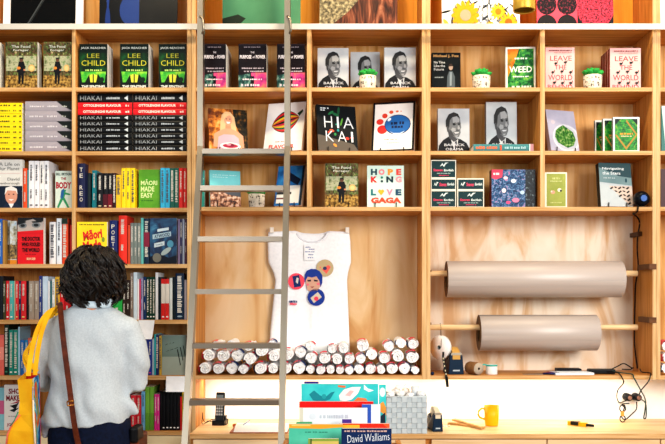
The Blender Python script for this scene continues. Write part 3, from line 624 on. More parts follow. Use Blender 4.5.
for k, (a, c, yt, d) in enumerate(((595, 612, 120.4, .17), (603, 626, 118.8, .1), (613, 639.4, 117.2, .04))):
    at_face(a, c, yt, z, '#eceee6', ['green-and-gold framed book at the back of three', 'green-and-gold framed book, middle of three overlapping', 'green-and-gold framed book at the front of three'][k] + ', second shelf', [('r', .07, .05, .93, .95, gpic), ('p', [(.5, .06), (.93, .5), (.5, .94), (.07, .5), (.14, .5), (.5, .86), (.86, .5), (.5, .14)], '#b08a3a'), ('p', [(.07, .05), (.3, .05), (.07, .24)], '#12302a'), ('p', [(.93, .05), (.7, .05), (.93, .24)], '#12302a')] + dashes(.26, .74, .45, .5, '#e8a03a', 3, .05) + dashes(.3, .7, .53, .56, '#e8d8b0', 4, .05), .022, d, spine='#10241a')
# ================================================================== row 3
z = ZL['r3']
where = 'third shelf, leftmost bay'
at_face(-24, 22.4, 159.6, z, '#dcdbd6', 'pale book with an elderly man on a navy band, left picture edge', [('r', 0, .54, 1, 1, '#17283e'), ('e', .76, .74, .13, .17, '#d6a08a'), ('p', [(.62, .72), (.64, .58), (.76, .54), (.88, .6), (.9, .72), (.86, .64), (.68, .63)], '#e4e2de'), ('p', [(.56, 1), (.64, .9), (.88, .9), (1, 1)], '#22304a'), ('p', [(.7, .9), (.76, 1), (.82, .9)], '#e8e8ea'), ('e', .71, .71, .02, .012, '#5a3c34'), ('e', .81, .71, .02, .012, '#5a3c34'), ('p', [(.7, .81), (.82, .81), (.76, .85)], '#f0e4de'),
    ('t', 'A Life on', .5, .06, .94, .13, '#8a8a88'), ('t', 'Our Planet', .46, .15, .94, .22, '#8a8a88'), ('t', 'David', .68, .37, .94, .43, '#8a8a88'), ('r', .45, .28, .95, .285, '#d6a0a0'), ('t', 'Attenborough', .4, .46, .94, .52, '#8a8a88')], .03, .04, spine='#cfcfca')
spines(z, where, [(22.9, 26.6, 168, '#e85a2a', 'thin orange', 's'), (26.8, 28.4, 170, '#3a9aa0', 'very thin teal', '-'), (28.6, 33.8, 161, '#e9e9ec', 'tall white', 's|d#555a60'), (34, 39, 161, '#e9e9ec', 'tall white', 's|d#555a60'), (39.2, 43.6, 161, '#eceae8', 'tall white', 's|d#555a60'), (43.8, 48.6, 161, '#e9e9ec', 'tall white', 's|d#555a60')], .035, 'tall white books in a row')
at_face(55.4, 71.7, 171, z, '#d5e2d6', 'pale green book with red title and a running figure', [('t', 'BILL BRYSON', .05, .05, .98, .12, '#2a4a40', 0, .03), ('t', 'THE', .34, .17, .66, .24, '#a02038', 0, .04), ('t', 'BODY', .04, .29, .98, .47, '#b01c3c', 0, .05), ('p', [(.48, .48), (.66, .5), (.56, .7), (.86, .96), (.76, .98), (.46, .76), (.2, .98), (.1, .96), (.34, .7)], '#3a9a6a'), ('p', [(.3, .7), (.36, .52), (.52, .46), (.56, .56), (.44, .74)], '#2f6aa0'), ('p', [(.5, .55), (.9, .6), (.92, .64), (.54, .62)], '#3a9a6a')], .025, .06, rz=0)
where = 'third shelf, second bay'
spines(z, where, [(77.4, 84.8, 163.4, '#20264e', 'navy section marker', 'VTE REO')], .01, None, .06)
spines(z, where, [(85.2, 90.4, 173, '#2c3a3c', 'slate', '-'), (92, 96.6, 170.4, '#1f8a94', 'teal', 's')], .06)
spines(z, where, [(97, 102.6, 173, '#14151c', 'black and crimson', 's|d#d8c8a0'), (102.8, 107.6, 173, '#14151c', 'black and crimson', 's|f#5a1626|d#e0d0b0'), (107.8, 112.4, 173, '#14151c', 'black and crimson', 's|f#7a1a2c|d#e0d0b0'), (112.6, 116, 173, '#3a1a20', 'dark red', 'b'), (116.2, 121, 175, '#e8c12e', 'yellow and black', 'b|f#e8c12e'), (121.2, 125.6, 168, '#f4d81e', 'tall yellow', 's'), (125.8, 130.4, 168, '#f4d81e', 'tall yellow', 's'), (130.6, 134.8, 168, '#f4d81e', 'tall yellow', 'b')], .035)
GRN = noise_mat('bright_green_cover', [(.3, '#4f9a2a'), (.7, '#7ab438')], 10, 3, .4)
at_face(138.6, 160, 169.6, z, GRN, 'bright green book with pale lettering between yellow and blue spines', [('t', 'MĀORI', .1, .25, .88, .4, '#d9e8a8', 0, .03), ('t', 'MADE', .1, .43, .74, .56, '#d9e8a8', 0, .03), ('t', 'EASY', .1, .59, .68, .72, '#d9e8a8', 0, .03)] + dashes(.1, .7, .77, .8, '#3a7a2a', 3, .05), .02, .06, rz=-4, spine='#f0d81e')
spines(z, where, [(160.4, 164.8, 168, '#3fb4d8', 'sky blue', 'b'), (165, 169.6, 168, '#3fb4d8', 'sky blue', 'b'), (169.9, 174.2, 168, '#1f6a5c', 'dark green', 'b'), (174.4, 178.6, 168, '#1f6a5c', 'dark green', 'b'), (178.9, 182.8, 168, '#d8322a', 'red', 's'), (183, 186.4, 168, '#d8322a', 'red', 's')], .035)
z = ZR['r3'] + .0035
at_face(200.2, 204.6, 170.5, z - .0035, '#3aa89a', 'thin teal book half hidden by the ladder rail', dashes(.1, .9, .2, .24, '#d8efe8', 3, .2), .02, .1)
o = at_face(211, 240.4, 171.4, z, '#7fd0d4', 'pale turquoise cookbook with an orange spot behind the ladder tread', [('r', 0, .52, 1, 1, noise_mat('food_print', [(.35, '#2a2a2c'), (.47, '#8a5a48'), (.55, '#d8a888'), (.65, '#e8dcd0'), (.75, '#c05040')], 50, 5, .4)), ('e', .68, .54, .15, .06, '#f0663a'), ('p', [(.3, .55), (1, .5), (1, .72), (.6, .66)], '#5c6068')] + dashes(.1, .9, .12, .14, '#c8ecec', 3, .06) + dashes(.1, .6, .18, .2, '#c8ecec', 4, .06), .03, .075, lean=7, rz=18); easel(o, .15)
succulent(256.6, 0, ZR['r3'], .06, 'succulent in a speckled pot behind the ladder, below the tread', 16.5, 13.5)
o = at_face(273.5, 301, 168, z, noise_mat('blue_sea_print', [(.3, '#163a6a'), (.5, '#2f78b4'), (.7, '#4a9acc')], 14, 3, .4), 'blue book with a white lower band beside the ladder rail', [('p', [(.2, .05), (.9, .35), (.8, .5), (.3, .3)], '#14243c'), ('r', .06, .5, .9, .94, '#e2e0da'), ('r', .06, .66, .6, .72, '#3a3c40'), ('r', .06, .8, .5, .84, '#7a4a4a'), ('r', .92, 0, 1, 1, '#14202c')], .035, .075, lean=18, rz=-16, spine='#10161c'); easel(o, .14)
o = at_face(325, 358.4, 163.6, z, forest_m, 'forest cookbook with a dark figure on its easel, third shelf', forest_els(), .03, .06, lean=3, spine='#7a2a20'); easel(o, .17, .22)
gg = [('t', t_, x0, y0, x1, y1, c, 0, .06) for t_, x0, y0, x1, y1, c in (('H', .1, .08, .27, .23, '#2a5560'), ('O', .31, .08, .48, .23, '#e8909a'), ('P', .56, .08, .71, .23, '#e8a03a'), ('E', .79, .08, .93, .23, '#e2524a'), ('K', .1, .26, .28, .41, '#d8383a'), ('N', .52, .26, .71, .41, '#22404c'), ('G', .77, .26, .94, .41, '#e8a0a8'), ('L', .1, .57, .24, .72, '#2a7a80'), ('V', .52, .57, .7, .72, '#e890a8'), ('E', .77, .57, .93, .72, '#2a5570'), ('GAGA', .1, .77, .93, .91, '#e85a3a'))]
o = at_face(367.2, 404, 166, z, '#cfe4da', 'pale mint book with big multicoloured letters on its easel', gg + [('e', .4, .29, .035, .03, '#2f8a7a'), ('e', .4, .38, .035, .03, '#22404c'), ('p', [(.29, .62), (.33, .575), (.38, .595), (.43, .575), (.47, .62), (.38, .72)], '#e8b43a')], .03, .06, lean=3, spine='#b8d4c8'); easel(o, .19)
# box sets
z = ZR['r3']
def card_box(px0, px1, yb, yt, zb_, label, thin):
    d = .03; Y = F + d; x0, x1 = PX(px0, Y), PX(px1, Y); h = PZ(yt, Y) - zb_ - .0005; w = x1 - x0
    m = MB(); m.box(-w/2, 0, 0, w/2, .14, h, mat('#e6e4d6', .5)); o = m.build('card_box'); tag(o, label, 'box', 'dark teal card game boxes'); o.location = ((x0 + x1) / 2, Y, zb_ + .0005)
    tl, pk, wh = '#173e42', '#d84a6c', '#d5e0dc'
    if thin: els = [('r', .03, .1, .97, .9, tl), ('p', [(.12, .62), (.16, .34), (.2, .56), (.24, .3), (.3, .34), (.26, .44), (.21, .66), (.16, .52)], wh), ('t', 'Steven', .34, .36, .62, .66, pk, 0, .03), ('t', 'English', .66, .38, .93, .66, wh, 0, .03)]
    else: els = [('r', .03, .05, .97, .95, tl), ('p', [(.36, .36), (.46, .16), (.5, .28), (.58, .14), (.7, .14), (.6, .22), (.52, .38), (.46, .28)], wh), ('t', 'Steven', .1, .48, .47, .62, pk, 0, .03), ('t', 'English', .52, .5, .9, .66, wh, 0, .03)] + dashes(.24, .78, .7, .76, '#9fb8b4', 3, .05) + dashes(.32, .7, .82, .87, pk, 4, .05)
    put_art(o, els, lambda u_, v, q: ((u_ - .5) * w, -.0003 - .0001 * q, h * (1 - v)), 'label_print', 'lettering')
    return PZ(yt, Y)
za = card_box(430.9, 456, 0, 190.4, z, 'dark teal box at the bottom left of the little pyramid', False)
zb2 = card_box(457.4, 484, 0, 190.4, z, 'dark teal box at the bottom right of the little pyramid', False)
za = card_box(430.9, 456, 0, 178.3, za, 'thin dark teal box in the middle layer, left', True)
card_box(457.4, 484, 0, 178.3, zb2, 'thin dark teal box in the middle layer, right', True)
card_box(430.9, 456, 0, 160, za, 'dark teal box topmost of the little pyramid', False)
zz = noise_mat('party_print', [(.3, '#0c1c3a'), (.42, '#1c3f6c'), (.52, '#34658e'), (.6, '#7a9cc0'), (.7, '#c86898')], 60, 5, .35, distort=1.5)
zk = noise_mat('night_print', [(.4, '#0c1016'), (.58, '#1c2a34'), (.68, '#7a8a90')], 80, 5, .35)
o = at_face(491.6, 535.4, 169.6, z, zz, 'blue patterned puzzle box with a red corner beside the teal boxes', [('r', .77, 0, 1, 1, zk), ('p', [(0, 0), (.26, 0), (.24, .2), (.1, .26), (0, .22)], '#e0506a'), ('e', .32, .22, .05, .04, '#efd0d8'), ('e', .5, .3, .06, .05, '#d8e4ee'), ('e', .28, .55, .05, .06, '#e8d8e0'), ('e', .55, .8, .08, .06, '#e88aa8'), ('e', .38, .86, .05, .04, '#e05a8a'), ('e', .7, .6, .05, .05, '#b8d4e8')] + dashes(.04, .2, .08, .14, '#f4e4e4', 3, .06), .07, .05, spine='#6a1a24', name='puzzle_box', cat='box', pages=False)
at_face(544.9, 567, 172.4, z, '#dfe4d2', 'olive green book with pale border and two small birds', [('r', .08, .04, .94, .96, noise_mat('olive_cover', [(.3, '#8f9a3e'), (.7, '#a8ae55')], 14, 3, .4)), ('e', .36, .56, .1, .05, '#d8a088'), ('e', .66, .5, .09, .05, '#e8e0cc'), ('e', .72, .52, .05, .03, '#2a2c22'), ('e', .3, .54, .04, .025, '#e6d8c8')] + dashes(.34, .68, .14, .2, '#c9cf8a', 3, .06) + dashes(.24, .76, .23, .27, '#c9cf8a', 4, .06) + dashes(.25, .75, .84, .87, '#c9cf8a', 3, .06), .02, .05)
mz = [('p', [(0, 0), (1, 0), (1, .34), (.6, .3), (0, .1)], '#34545a'), ('p', [(0, .44), (1, .52), (1, 1), (0, 1)], '#bcc4c6'), ('p', [(.28, .53), (1, .53), (1, .98), (.9, .98)], '#d0bfb2'), ('t', 'Navigating', .1, .1, .78, .17, '#e4ebea', 0, .02), ('t', 'the Stars', .1, .2, .66, .27, '#e4ebea', 0, .02)]
for k in range(5):
    for j in range(7):
        x = .3 + k * .13 + j * .125; y0 = .545 + k * .088
        if x < .9:
            mz.append(('p', [(x, y0), (x + .07, y0), (x + .11, y0 + .035), (x + .05, y0 + .035)] if (k + j) % 2 else [(x, y0 + .04), (x + .09, y0 - .005), (x + .11, y0 + .03), (x + .03, y0 + .068)], '#1c1614'))
o = at_face(600.5, 634, 164.2, ZR['r3'] + .0035, noise_mat('steel_teal', [(.3, '#5c7c80'), (.7, '#8fa8a8')], 5, 2, .35), 'grey-teal book with a maze pattern beside the round black device', mz + [('e', .82, .4, .03, .05, '#2f5a64')] + dashes(.12, .5, .34, .36, '#cfdada', 3, .05), .04, .07, lean=8, rz=7, spine='#15262a'); easel(o, .17)
at_face(661.4, 685, 106, ZR['r2'], '#3f7a74', 'teal book cut off by the right picture edge, second shelf', [('p', [(0, 0), (.2, 0), (.6, 1), (.2, 1)], '#cfe0da')], .03, .03)
at_face(660.9, 690, 169, ZR['r3'], '#4a1a1a', 'dark red book cut off by the right picture edge, third shelf', None, .03, .03)
# ================================================================== row 4
z = ZL['r4']; where = 'fourth shelf, leftmost bay'
spines(z, where, [(-2, 2.2, 219, '#2a6ab8', 'blue', 's'), (2.4, 4.4, 220, '#b08a4a', 'thin tan', '-')], .03)
for k, (a, c) in enumerate(((4.8, 9.6), (9.9, 16.8))):
    at_face(a, c, 220.6 + k * .4, z, noise_mat('street_print%d' % k, [(.3, '#4a4438'), (.45, '#b8b4a0'), (.6, '#cfd8dc'), (.75, '#9ab8c8')], 40, 4, .4), ['narrow photo book with pale sky beside the blue spine', 'photo book with pale sky left of the red face-out book'][k], [('r', 0, .55, 1, .88, noise_mat('crowd_print', [(.35, '#2a2420'), (.5, '#7a6a50'), (.65, '#c8a868')], 60, 5, .4)), ('r', 0, .9, 1, 1, '#d8922e')], .02, .045 + .03 * (1 - k))
at_face(17.6, 43.4, 217.8, z, '#d8202a', 'red book with staring eyes across its top', [('r', 0, 0, 1, .3, '#b8aea8'), ('p', [(0, 0), (1, 0), (1, .08), (.78, .09), (.6, .03), (.3, .07), (.1, .14), (0, .16)], '#23262a'), ('e', .2, .17, .16, .06, '#7f8488'), ('e', .72, .16, .17, .06, '#868a8c'), ('e', .2, .17, .09, .033, '#2c3034'), ('e', .72, .16, .1, .033, '#2c3034'), ('p', [(.02, .12), (.3, .07), (.34, .1), (.06, .15)], '#2a2c2e'), ('p', [(.54, .08), (.9, .06), (.96, .1), (.58, .11)], '#2a2c2e'), ('p', [(0, .3), (.5, .28), (1, .26), (1, .33), (0, .33)], '#d8202a'),
    ('t', 'THE DOCTOR', .16, .41, .88, .5, '#1c0a0c', 0, .05), ('t', 'WHO FOOLED', .16, .53, .88, .62, '#1c0a0c', 0, .05), ('t', 'THE WORLD', .18, .65, .86, .74, '#1c0a0c', 0, .05), ('t', 'BRIAN DEER', .36, .86, .7, .91, '#f0c8a0', 0, .03)] + dashes(.3, .75, .78, .795, '#7a1018', 3, .05), .035, .035, spine='#a81a20')
spines(z, where, [(49, 55.2, 222, '#e6e4e4', 'cream lettered', 'b'), (56.2, 61.4, 218.4, '#dfe6ec', 'pale blue white', 's'), (61.8, 67.8, 218.6, '#e0562a', 'orange with dark head', 'b|k#24382c'), (69.6, 71.6, 225, '#c8262c', 'thin red', '-')], .03)
where = 'fourth shelf, second bay'
YEL = noise_mat('yellow_cover', [(.3, '#efd21a'), (.7, '#f6de34')], 8, 2, .4)
at_face(77, 107, 222, z, YEL, 'yellow book with red slanted title above the woman\'s head', [('t', 'Māori', .2, .18, .84, .42, '#d8322a', -8, .05), ('t', 'Made', .2, .44, .82, .68, '#d8322a', -8, .05), ('t', 'Easy', .3, .7, .7, .9, '#d8322a', -8, .05)] + dashes(.08, .9, .05, .075, '#5a5418', 3, .05) + [('e', .88, .42, .05, .06, '#8a9a3a'), ('e', .14, .6, .04, .05, '#8a9a3a')], .02, .006)
spines(z, where, [(109, 116.8, 220.4, '#20306a', 'navy section marker', 'VPOETRY')], .015, None, .06)
spines(z, where, [(118.4, 126.8, 215.6, '#e03a2a', 'tall red', 's'), (127.6, 130, 225, '#c8502e', 'thin rust', '-'), (130.2, 133.4, 223, '#7c8682', 'grey', 's'), (133.6, 137, 223, '#7c8682', 'grey', 's'), (137.2, 140.6, 223, '#7c8682', 'grey', 's'), (140.8, 143, 218, '#6ab8b4', 'pale teal', '-')], .03)
spines(z, where, [(143.4, 149.4, 218.5, '#1c3a54', 'dark blue patterned', 'b|m#8a2a44')], .045)
at_face(150, 176.8, 218.2, z, noise_mat('night_blue_print', [(.3, '#0c1c34'), (.45, '#183a60'), (.58, '#2c6488'), (.72, '#5a9ab8')], 16, 5, .35, (1, 1, .6), 1.2), 'dark blue swirling poetry cover on the fourth shelf', [('p', [(0, 1), (0, .84), (.3, .76), (.7, .86), (1, .8), (1, 1)], '#0e1a2c'), ('e', .26, .86, .16, .1, '#7a7a70'), ('e', .6, .72, .2, .06, '#a8b8b8', -20), ('e', .76, .56, .12, .08, '#5a9ab4'), ('p', [(.28, .24), (.7, .2), (.7, .26), (.28, .3)], '#c8d8e0'), ('p', [(.1, .36), (.78, .29), (.79, .39), (.1, .46)], '#a8c0cc'), ('t', 'ATWOOD', .16, .34, .74, .415, '#1c3450', -6, .03), ('p', [(.16, .55), (.54, .5), (.54, .59), (.16, .64)], '#c4d2d8'), ('t', 'Dearly', .22, .55, .48, .6, '#3a5a70', -6)], .03, .04, spine='#142c44')
spines(z, where, [(177.8, 179.8, 219, '#8a7a98', 'lilac', '-'), (180, 182.2, 219, '#3a3a5a', 'dark violet', 's'), (182.4, 184.4, 219, '#a8b0c0', 'pale grey', '-'), (184.6, 186.6, 219, '#5a3a54', 'plum', 's')], .03)
# ================================================================== row 5
z = ZL['r5']; where = 'fifth shelf, leftmost bay'
spines(z, where, [(-3, 2.8, 276, '#101a24', 'tall black', '-'), (3, 5.4, 281, '#4a4c2c', 'thin olive', 's'), (5.6, 9.2, 281, '#d8323a', 'bright red', 's|d'), (9.4, 13.6, 281, '#5ab4b0', 'sea green', 's|d'), (13.8, 14.8, 281, '#d8d0b0', 'very thin cream', '-'), (15, 18.4, 281, '#d8323a', 'red', 's|d#e8d888'), (18.6, 20.8, 281, '#3a2a54', 'dark purple', 's'), (21, 26, 281, '#d83038', 'wide red', 's|d#e8d888'), (26.2, 28.6, 281, '#1a1218', 'thin black', '-'), (28.8, 33.8, 281, '#a89a8c', 'beige', 'm#b0a294|s'), (34, 38.6, 281, '#a89a8c', 'beige', 's'), (38.8, 42, 276, '#38488a', 'indigo', 's'), (42.2, 47.6, 276.5, '#cfe0ee', 'pale blue', '-'), (47.8, 49.6, 281, '#e4e6ea', 'thin white', '-'), (49.8, 51.8, 281, '#3a7a80', 'thin teal', '-'), (52, 54.6, 279, '#e6e8e4', 'white', 's'), (54.8, 59.4, 277, '#e0b43a', 'golden yellow', 'b'), (59.6, 63.8, 281, '#d82a30', 'scarlet', 's'), (64, 70.8, 285, '#c8242c', 'dark scarlet', 's')], .03)
where = 'fifth shelf, second bay'
spines(z, where, [(78, 82, 282, '#6a5a4c', 'brown', 's'), (82.2, 87, 280, '#2a3a50', 'dark slate', 's'), (87.2, 93, 283, '#b8b0a0', 'stone', 's'), (93.2, 99, 281, '#7a2a2a', 'maroon', 's'), (99.2, 105, 279, '#dcd8d0', 'ivory', 's'), (105.2, 111.8, 282, '#3a5a44', 'moss green', 's'), (112, 122, 290, '#2aa04a', 'wide bright green', 's'), (122.2, 126, 280, '#3a2c26', 'dark brown', 's'), (126.2, 130, 280, '#3a2c26', 'dark brown', 's'), (130.2, 133.2, 273, '#8a7a70', 'taupe', 's'), (133.4, 137, 272.4, '#cfdfe8', 'ice blue', '-'), (137.2, 139, 279, '#e8e8ea', 'slim white', '-'), (139.2, 140.6, 279, '#d83a6a', 'very thin pink', '-'), (140.8, 143, 278, '#a8a4c8', 'lavender', 's'), (143.2, 146.2, 277, '#24406a', 'deep blue', 's'), (146.4, 149.2, 277, '#1c4a38', 'dark green', 'b|d'), (149.4, 152, 277, '#1c4a38', 'dark green', 'b|d'), (152.2, 155, 277, '#1c4a38', 'dark green', 'b|d'), (155.4, 158, 272.6, '#e6e8ea', 'tall slim white', '-'), (158.2, 160.8, 277, '#1a2a34', 'black-blue', '-'), (161, 164.9, 279, '#dcd6cc', 'cream and red', 'k#d8322e|f#d8322e|d'), (165.1, 169.2, 279, '#dcd6cc', 'cream and red', 'k#d8322e|f#d8322e|d'), (169.4, 172.2, 278, '#d6dcd8', 'pale grey', '-'), (172.4, 175.2, 277, '#14262e', 'blackish', '-'), (175.4, 184, 273.4, '#15304a', 'thick navy', 'b|d#9ab0c0'), (184.2, 186.6, 280, '#c0b8c0', 'thin pale mauve', '-')], .03)
# ================================================================== row 6
z = ZL['r6']; where = 'sixth shelf, leftmost bay'
spines(z, where, [(-3, 3.8, 335, '#e0756a', 'coral', 'm#e8988c'), (4, 8.6, 325, '#15382e', 'black-green', 'b|d#4a8a70'), (9, 13.2, 330, '#2a9484', 'jade', 'b|d'), (13.4, 17.8, 330, '#2a9484', 'jade', 'b|d'), (18, 19.8, 327, '#a8d0e4', 'thin pale blue', '-'), (20, 24.2, 340, '#2a70b4', 'mid blue', 's'), (24.4, 27.6, 340, '#2f88b8', 'lighter blue', 's'), (27.8, 33, 338, '#c86a5a', 'brick', 's'), (33.2, 38, 336, '#3a4a5a', 'slate grey', 's')], .03)
where = 'sixth shelf, second bay'
spines(z, where, [(128, 135, 338, '#7a8a9a', 'blue-grey', 's'), (135.2, 143.4, 340, '#b8a890', 'sand', 's'), (144, 147.8, 339, '#2a3f94', 'royal blue', 's|d#c84a7a'), (148, 151.8, 339, '#2a3f94', 'royal blue', 's|d#c84a7a'), (152, 153.8, 339, '#a8b8c8', 'thin silver', '-'), (154, 155.6, 334.4, '#3ab8bc', 'thin turquoise', '-'), (155.8, 158.6, 335, '#2a3a6a', 'dark indigo', 'b'), (158.8, 161.4, 336, '#c8a84a', 'thin mustard', 'b')], .03)
at_face(162, 186.2, 335.2, z, '#8a9890', 'grey-green book with handwritten black marks beside the blue spines', [('r', 0, 0, 1, .54, '#71827c'), ('r', 0, .54, 1, 1, '#9aa49a')] + [('p', [(x, y), (x + .05, y - .02), (x + l_, y - .05), (x + l_, y - .035)], '#1a2222') for x, y, l_ in ((.1, .26, .14), (.26, .24, .1), (.38, .22, .12), (.16, .42, .12), (.3, .39, .16), (.48, .35, .18))] + [('p', [(.62, .36), (.66, .35), (.78, .74), (.75, .76)], '#1a2222'), ('p', [(.74, .3), (.78, .3), (.88, .62), (.85, .64)], '#1a2222'), ('p', [(.86, .26), (.89, .26), (.98, .5), (.95, .52)], '#1a2222')], .025, .035)
# ================================================================== row 7
z = ZL['r7']; where = 'lowest shelf, leftmost bay'
spines(z, where, [(-4, 3.6, 388, '#8fc8d4', 'pale blue', 'm#c86a94')], .03)
at_face(4.2, 24, 385, z, '#e6e4e2', 'white book with dark red title and black bird, beside the tote', [('t', 'SHOE', .22, .08, .95, .2, '#8a1c34', 0, .04), ('t', 'MAKER', .1, .23, .95, .35, '#8a1c34', 0, .04), ('p', [(.28, .46), (.62, .42), (.78, .36), (.6, .52), (.76, .5), (.5, .6), (.26, .56), (.5, .52)], '#20242c'), ('p', [(.3, .42), (.8, .34), (.66, .4)], '#b03048'), ('t', 'JO', .14, .84, .36, .92, '#a83a4c', 0, .03)] + dashes(.2, .8, .68, .7, '#8a8a8a', 3, .05), .025, .035)
where = 'lowest shelf, second bay'
spines(z, where, [(126, 130.8, 394, '#7a2a34', 'maroon', 's'), (131, 135.8, 395.4, '#d03a48', 'rose red', 's'), (136, 140.8, 395.4, '#c8323e', 'crimson', 's'), (141.2, 144.8, 391.6, '#7ab4dc', 'light blue', 's'), (145.2, 149.4, 387, '#7ab04a', 'leaf green', 'f#6aa03e'), (149.6, 153.4, 387, '#7ab04a', 'leaf green', 'f#6aa03e'), (154, 156.6, 394.4, '#d83a94', 'magenta', 's'), (156.8, 159.4, 394.4, '#d83a94', 'magenta', 's'), (159.8, 161.6, 391, '#14161a', 'slim black', '-')] + [(161.8 + 3.6 * k, 165.2 + 3.6 * k, 391.4, '#17191d', 'black white-dotted', 'd') for k in range(5)] + [(179.9, 181.6, 397, '#d02a2c', 'thin red', '-'), (181.9, 184.4, 391, '#dcc02e', 'yellow', 's'), (184.6, 186.6, 391, '#a8c494', 'pale green', '-')], .03)
# shelf-edge paper signs
for a, c, y0, y1, k in ((138.4, 154.6, 320.2, 339, 0), (166.2, 186.6, 376.2, 391.6, 1)):
    Y = F - .004; m = MB(); x0, x1 = PX(a, Y), PX(c, Y); zt, zl = PZ(y0, Y), PZ(y1, Y); n = 6
    vs = []; 
    for i in range(n + 1):
        t_ = i / n; vs += [(x0 + (.004 * t_ if k == 0 else 0), Y - .012 * t_ * t_, zt + (zl - zt) * t_), (x1 - (.012 * t_ if k == 0 else 0), Y - .012 * t_ * t_, zt + (zl - zt) * t_)]
    m.add(vs, [(2 * i, 2 * i + 1, 2 * i + 3, 2 * i + 2) for i in range(n)], mat('#eef0f4', .6)); o = m.build('paper_sign')
    sm_ = o.modifiers.new('thickness', 'SOLIDIFY'); sm_.thickness = .0006
    tag(o, ['blank white paper sign hanging from the shelf edge beside the woman\'s shoulder', 'white paper sign hanging above the black spines on the lowest shelf'][k], 'sign')
# ------------------------------------------------------------------ hanging t-shirt
cloth_w = noise_mat('white_jersey', [(.3, '#eceef0'), (.7, '#f6f7f8')], 60, 4, .85, bump=.15)
YT = F + DR - .03
def sx_l(z): return [(233, 268.5), (240, 267.8), (262, 268.5), (272, 274.5), (280, 275.5), (300, 273.5), (330, 271), (372, 268.6)]
def interp(tab, y):
    for (y0, x0), (y1, x1) in zip(tab, tab[1:]):
        if y <= y1: return x0 + (x1 - x0) * (y - y0) / (y1 - y0)
    return tab[-1][1]
TL_ = [(228, 268.5), (233, 268.5), (240, 267.8), (262, 268.5), (272, 273.5), (280, 275.5), (300, 273.5), (330, 270.6), (372, 268.6)]
TR_ = [(228, 348.5), (233, 349), (240, 350.2), (262, 351), (272, 348), (280, 347), (300, 347.8), (330, 349), (372, 350.4)]
def shirt_layer(front):
    m = MB(); nu, nv = 44, 40; vs = []
    for i in range(nu + 1):
        u_ = i / nu
        xt = 268.5 + 80 * u_
        # neckline
        c = (xt - 312) / 15.5
        ytop = 230.5 + 1.5 * abs(u_ - .5) * 2
        dip = (11.5 if front else 4.) * math.sqrt(max(0, 1 - c * c)) if abs(c) < 1 else 0
        ytop += dip
        if abs(c) < 1 and not front: ytop -= 1
        for j in range(nv + 1):
            v_ = j / nv; y = ytop + (368 - ytop) * v_
            x = interp(TL_, y) + (interp(TR_, y) - interp(TL_, y)) * u_
            low = max(0, v_ - .3)
            fold = .006 * math.sin(u_ * 17 + v_ * 3) * low + .012 * math.sin((u_ - .5) * 9 + (v_ - .4) * (6 if u_ > .5 else -5)) * low + .004 * math.sin(u_ * 40) * low
            edge = 1 - (2 * u_ - 1) ** 6
            yy = YT - (.016 * edge + fold + .012 * low if front else .001)
            vs.append((PX(x, YT), yy, PZ(y, YT)))
    fs = [(i * (nv + 1) + j, (i + 1) * (nv + 1) + j, (i + 1) * (nv + 1) + j + 1, i * (nv + 1) + j + 1) for i in range(nu) for j in range(nv)]
    m.add(vs, fs, cloth_w, True); return m
m = shirt_layer(True); o2 = shirt_layer(False); m.add(o2.v, o2.f, cloth_w, True)
shirt = m.build('tshirt'); tag(shirt, 'white sleeveless t-shirt with printed discs pinned to the plywood back', 't-shirt')
sd = shirt.modifiers.new('thickness', 'SOLIDIFY'); sd.thickness = .0015
m = MB(); m.tube([Vector((PX(312 + 15.5 * math.cos(R(a)), YT), YT - .0165, PZ(231 + 11.5 * math.sin(R(a)), YT))) for a in range(8, 173, 8)], .005, 8, mat('#e4e6ea', .9)); m.build('collar', shirt)
def shirt_pt(px, py, q): return Vector((PX(px, YT), YT - .024 - .0004 * q - max(0, (py - 262) / 110) * .016, PZ(py, YT)))
nb, rd = '#24459c', '#f0566a'
els = [('e', 296.6, 281.4, 8.2, 8.2, rd), ('p', [(292.6, 276.4), (299.4, 275), (301.4, 286.4), (294.4, 287.6)], '#22346c'), ('p', [(297, 277.5), (299, 278.5), (298, 284), (296, 282)], '#d8d0c8'),
       ('e', 325, 268.2, 8.6, 8.6, '#c9b48c'), ('p', [(319.6, 267.4), (324.4, 262.4), (331, 267), (326.6, 274)], '#f07064'), ('e', 325, 268.4, 2, 1.8, '#4a4a6a'),
       ('e', 316.4, 297.2, 8.6, 8.6, nb), ('p', [(310.6, 298), (318, 292), (322, 297), (314, 303)], '#d8ccb8'), ('e', 316.4, 298.6, 2.2, 2.2, '#e8506a'),
       ('p', [(305.6, 278), (307.4, 289.6), (311, 291.4), (318, 290.6), (321.6, 284), (322, 274), (314, 270)], '#d8ac94'),
       ('p', [(304.8, 283), (305, 274.6), (307, 270.8), (311, 269), (316, 269.2), (320, 271.4), (322.6, 275.6), (322.4, 283), (320.6, 287.4), (319.6, 281), (316.6, 276.4), (312, 277.6), (308, 276.8), (306.6, 279)], nb),
       ('p', [(307.4, 280), (311.4, 279.6), (311, 281.6), (307.8, 281.6)], '#3a2a3c'), ('p', [(314, 279.6), (318, 280.2), (317.6, 281.8), (314.2, 281.4)], '#3a2a3c'), ('e', 318.4, 284, 1.6, 1.2, '#ee7a8a'), ('e', 308, 284.6, 1.4, 1.1, '#ee7a8a'), ('p', [(310.4, 286.6), (314.6, 286.4), (312.4, 288.2)], '#c23c50'),
       ] + dashes(289.8, 297.4, 300.2, 302.6, '#25457c', 3, 1.6, .15) + dashes(290.4, 297, 302.8, 304.8, '#f0506a', 4, 1.6, .15)
sp = lambda u_, v_, q: shirt_pt(u_, v_, q * .3)
for nm, g_ in (('printed_disc', els[0:3]), ('printed_disc', els[3:6]), ('printed_disc', els[6:9]), ('printed_face', els[9:15]), ('printed_lettering', els[15:])): put_art(shirt, g_, sp, nm, nm, False)
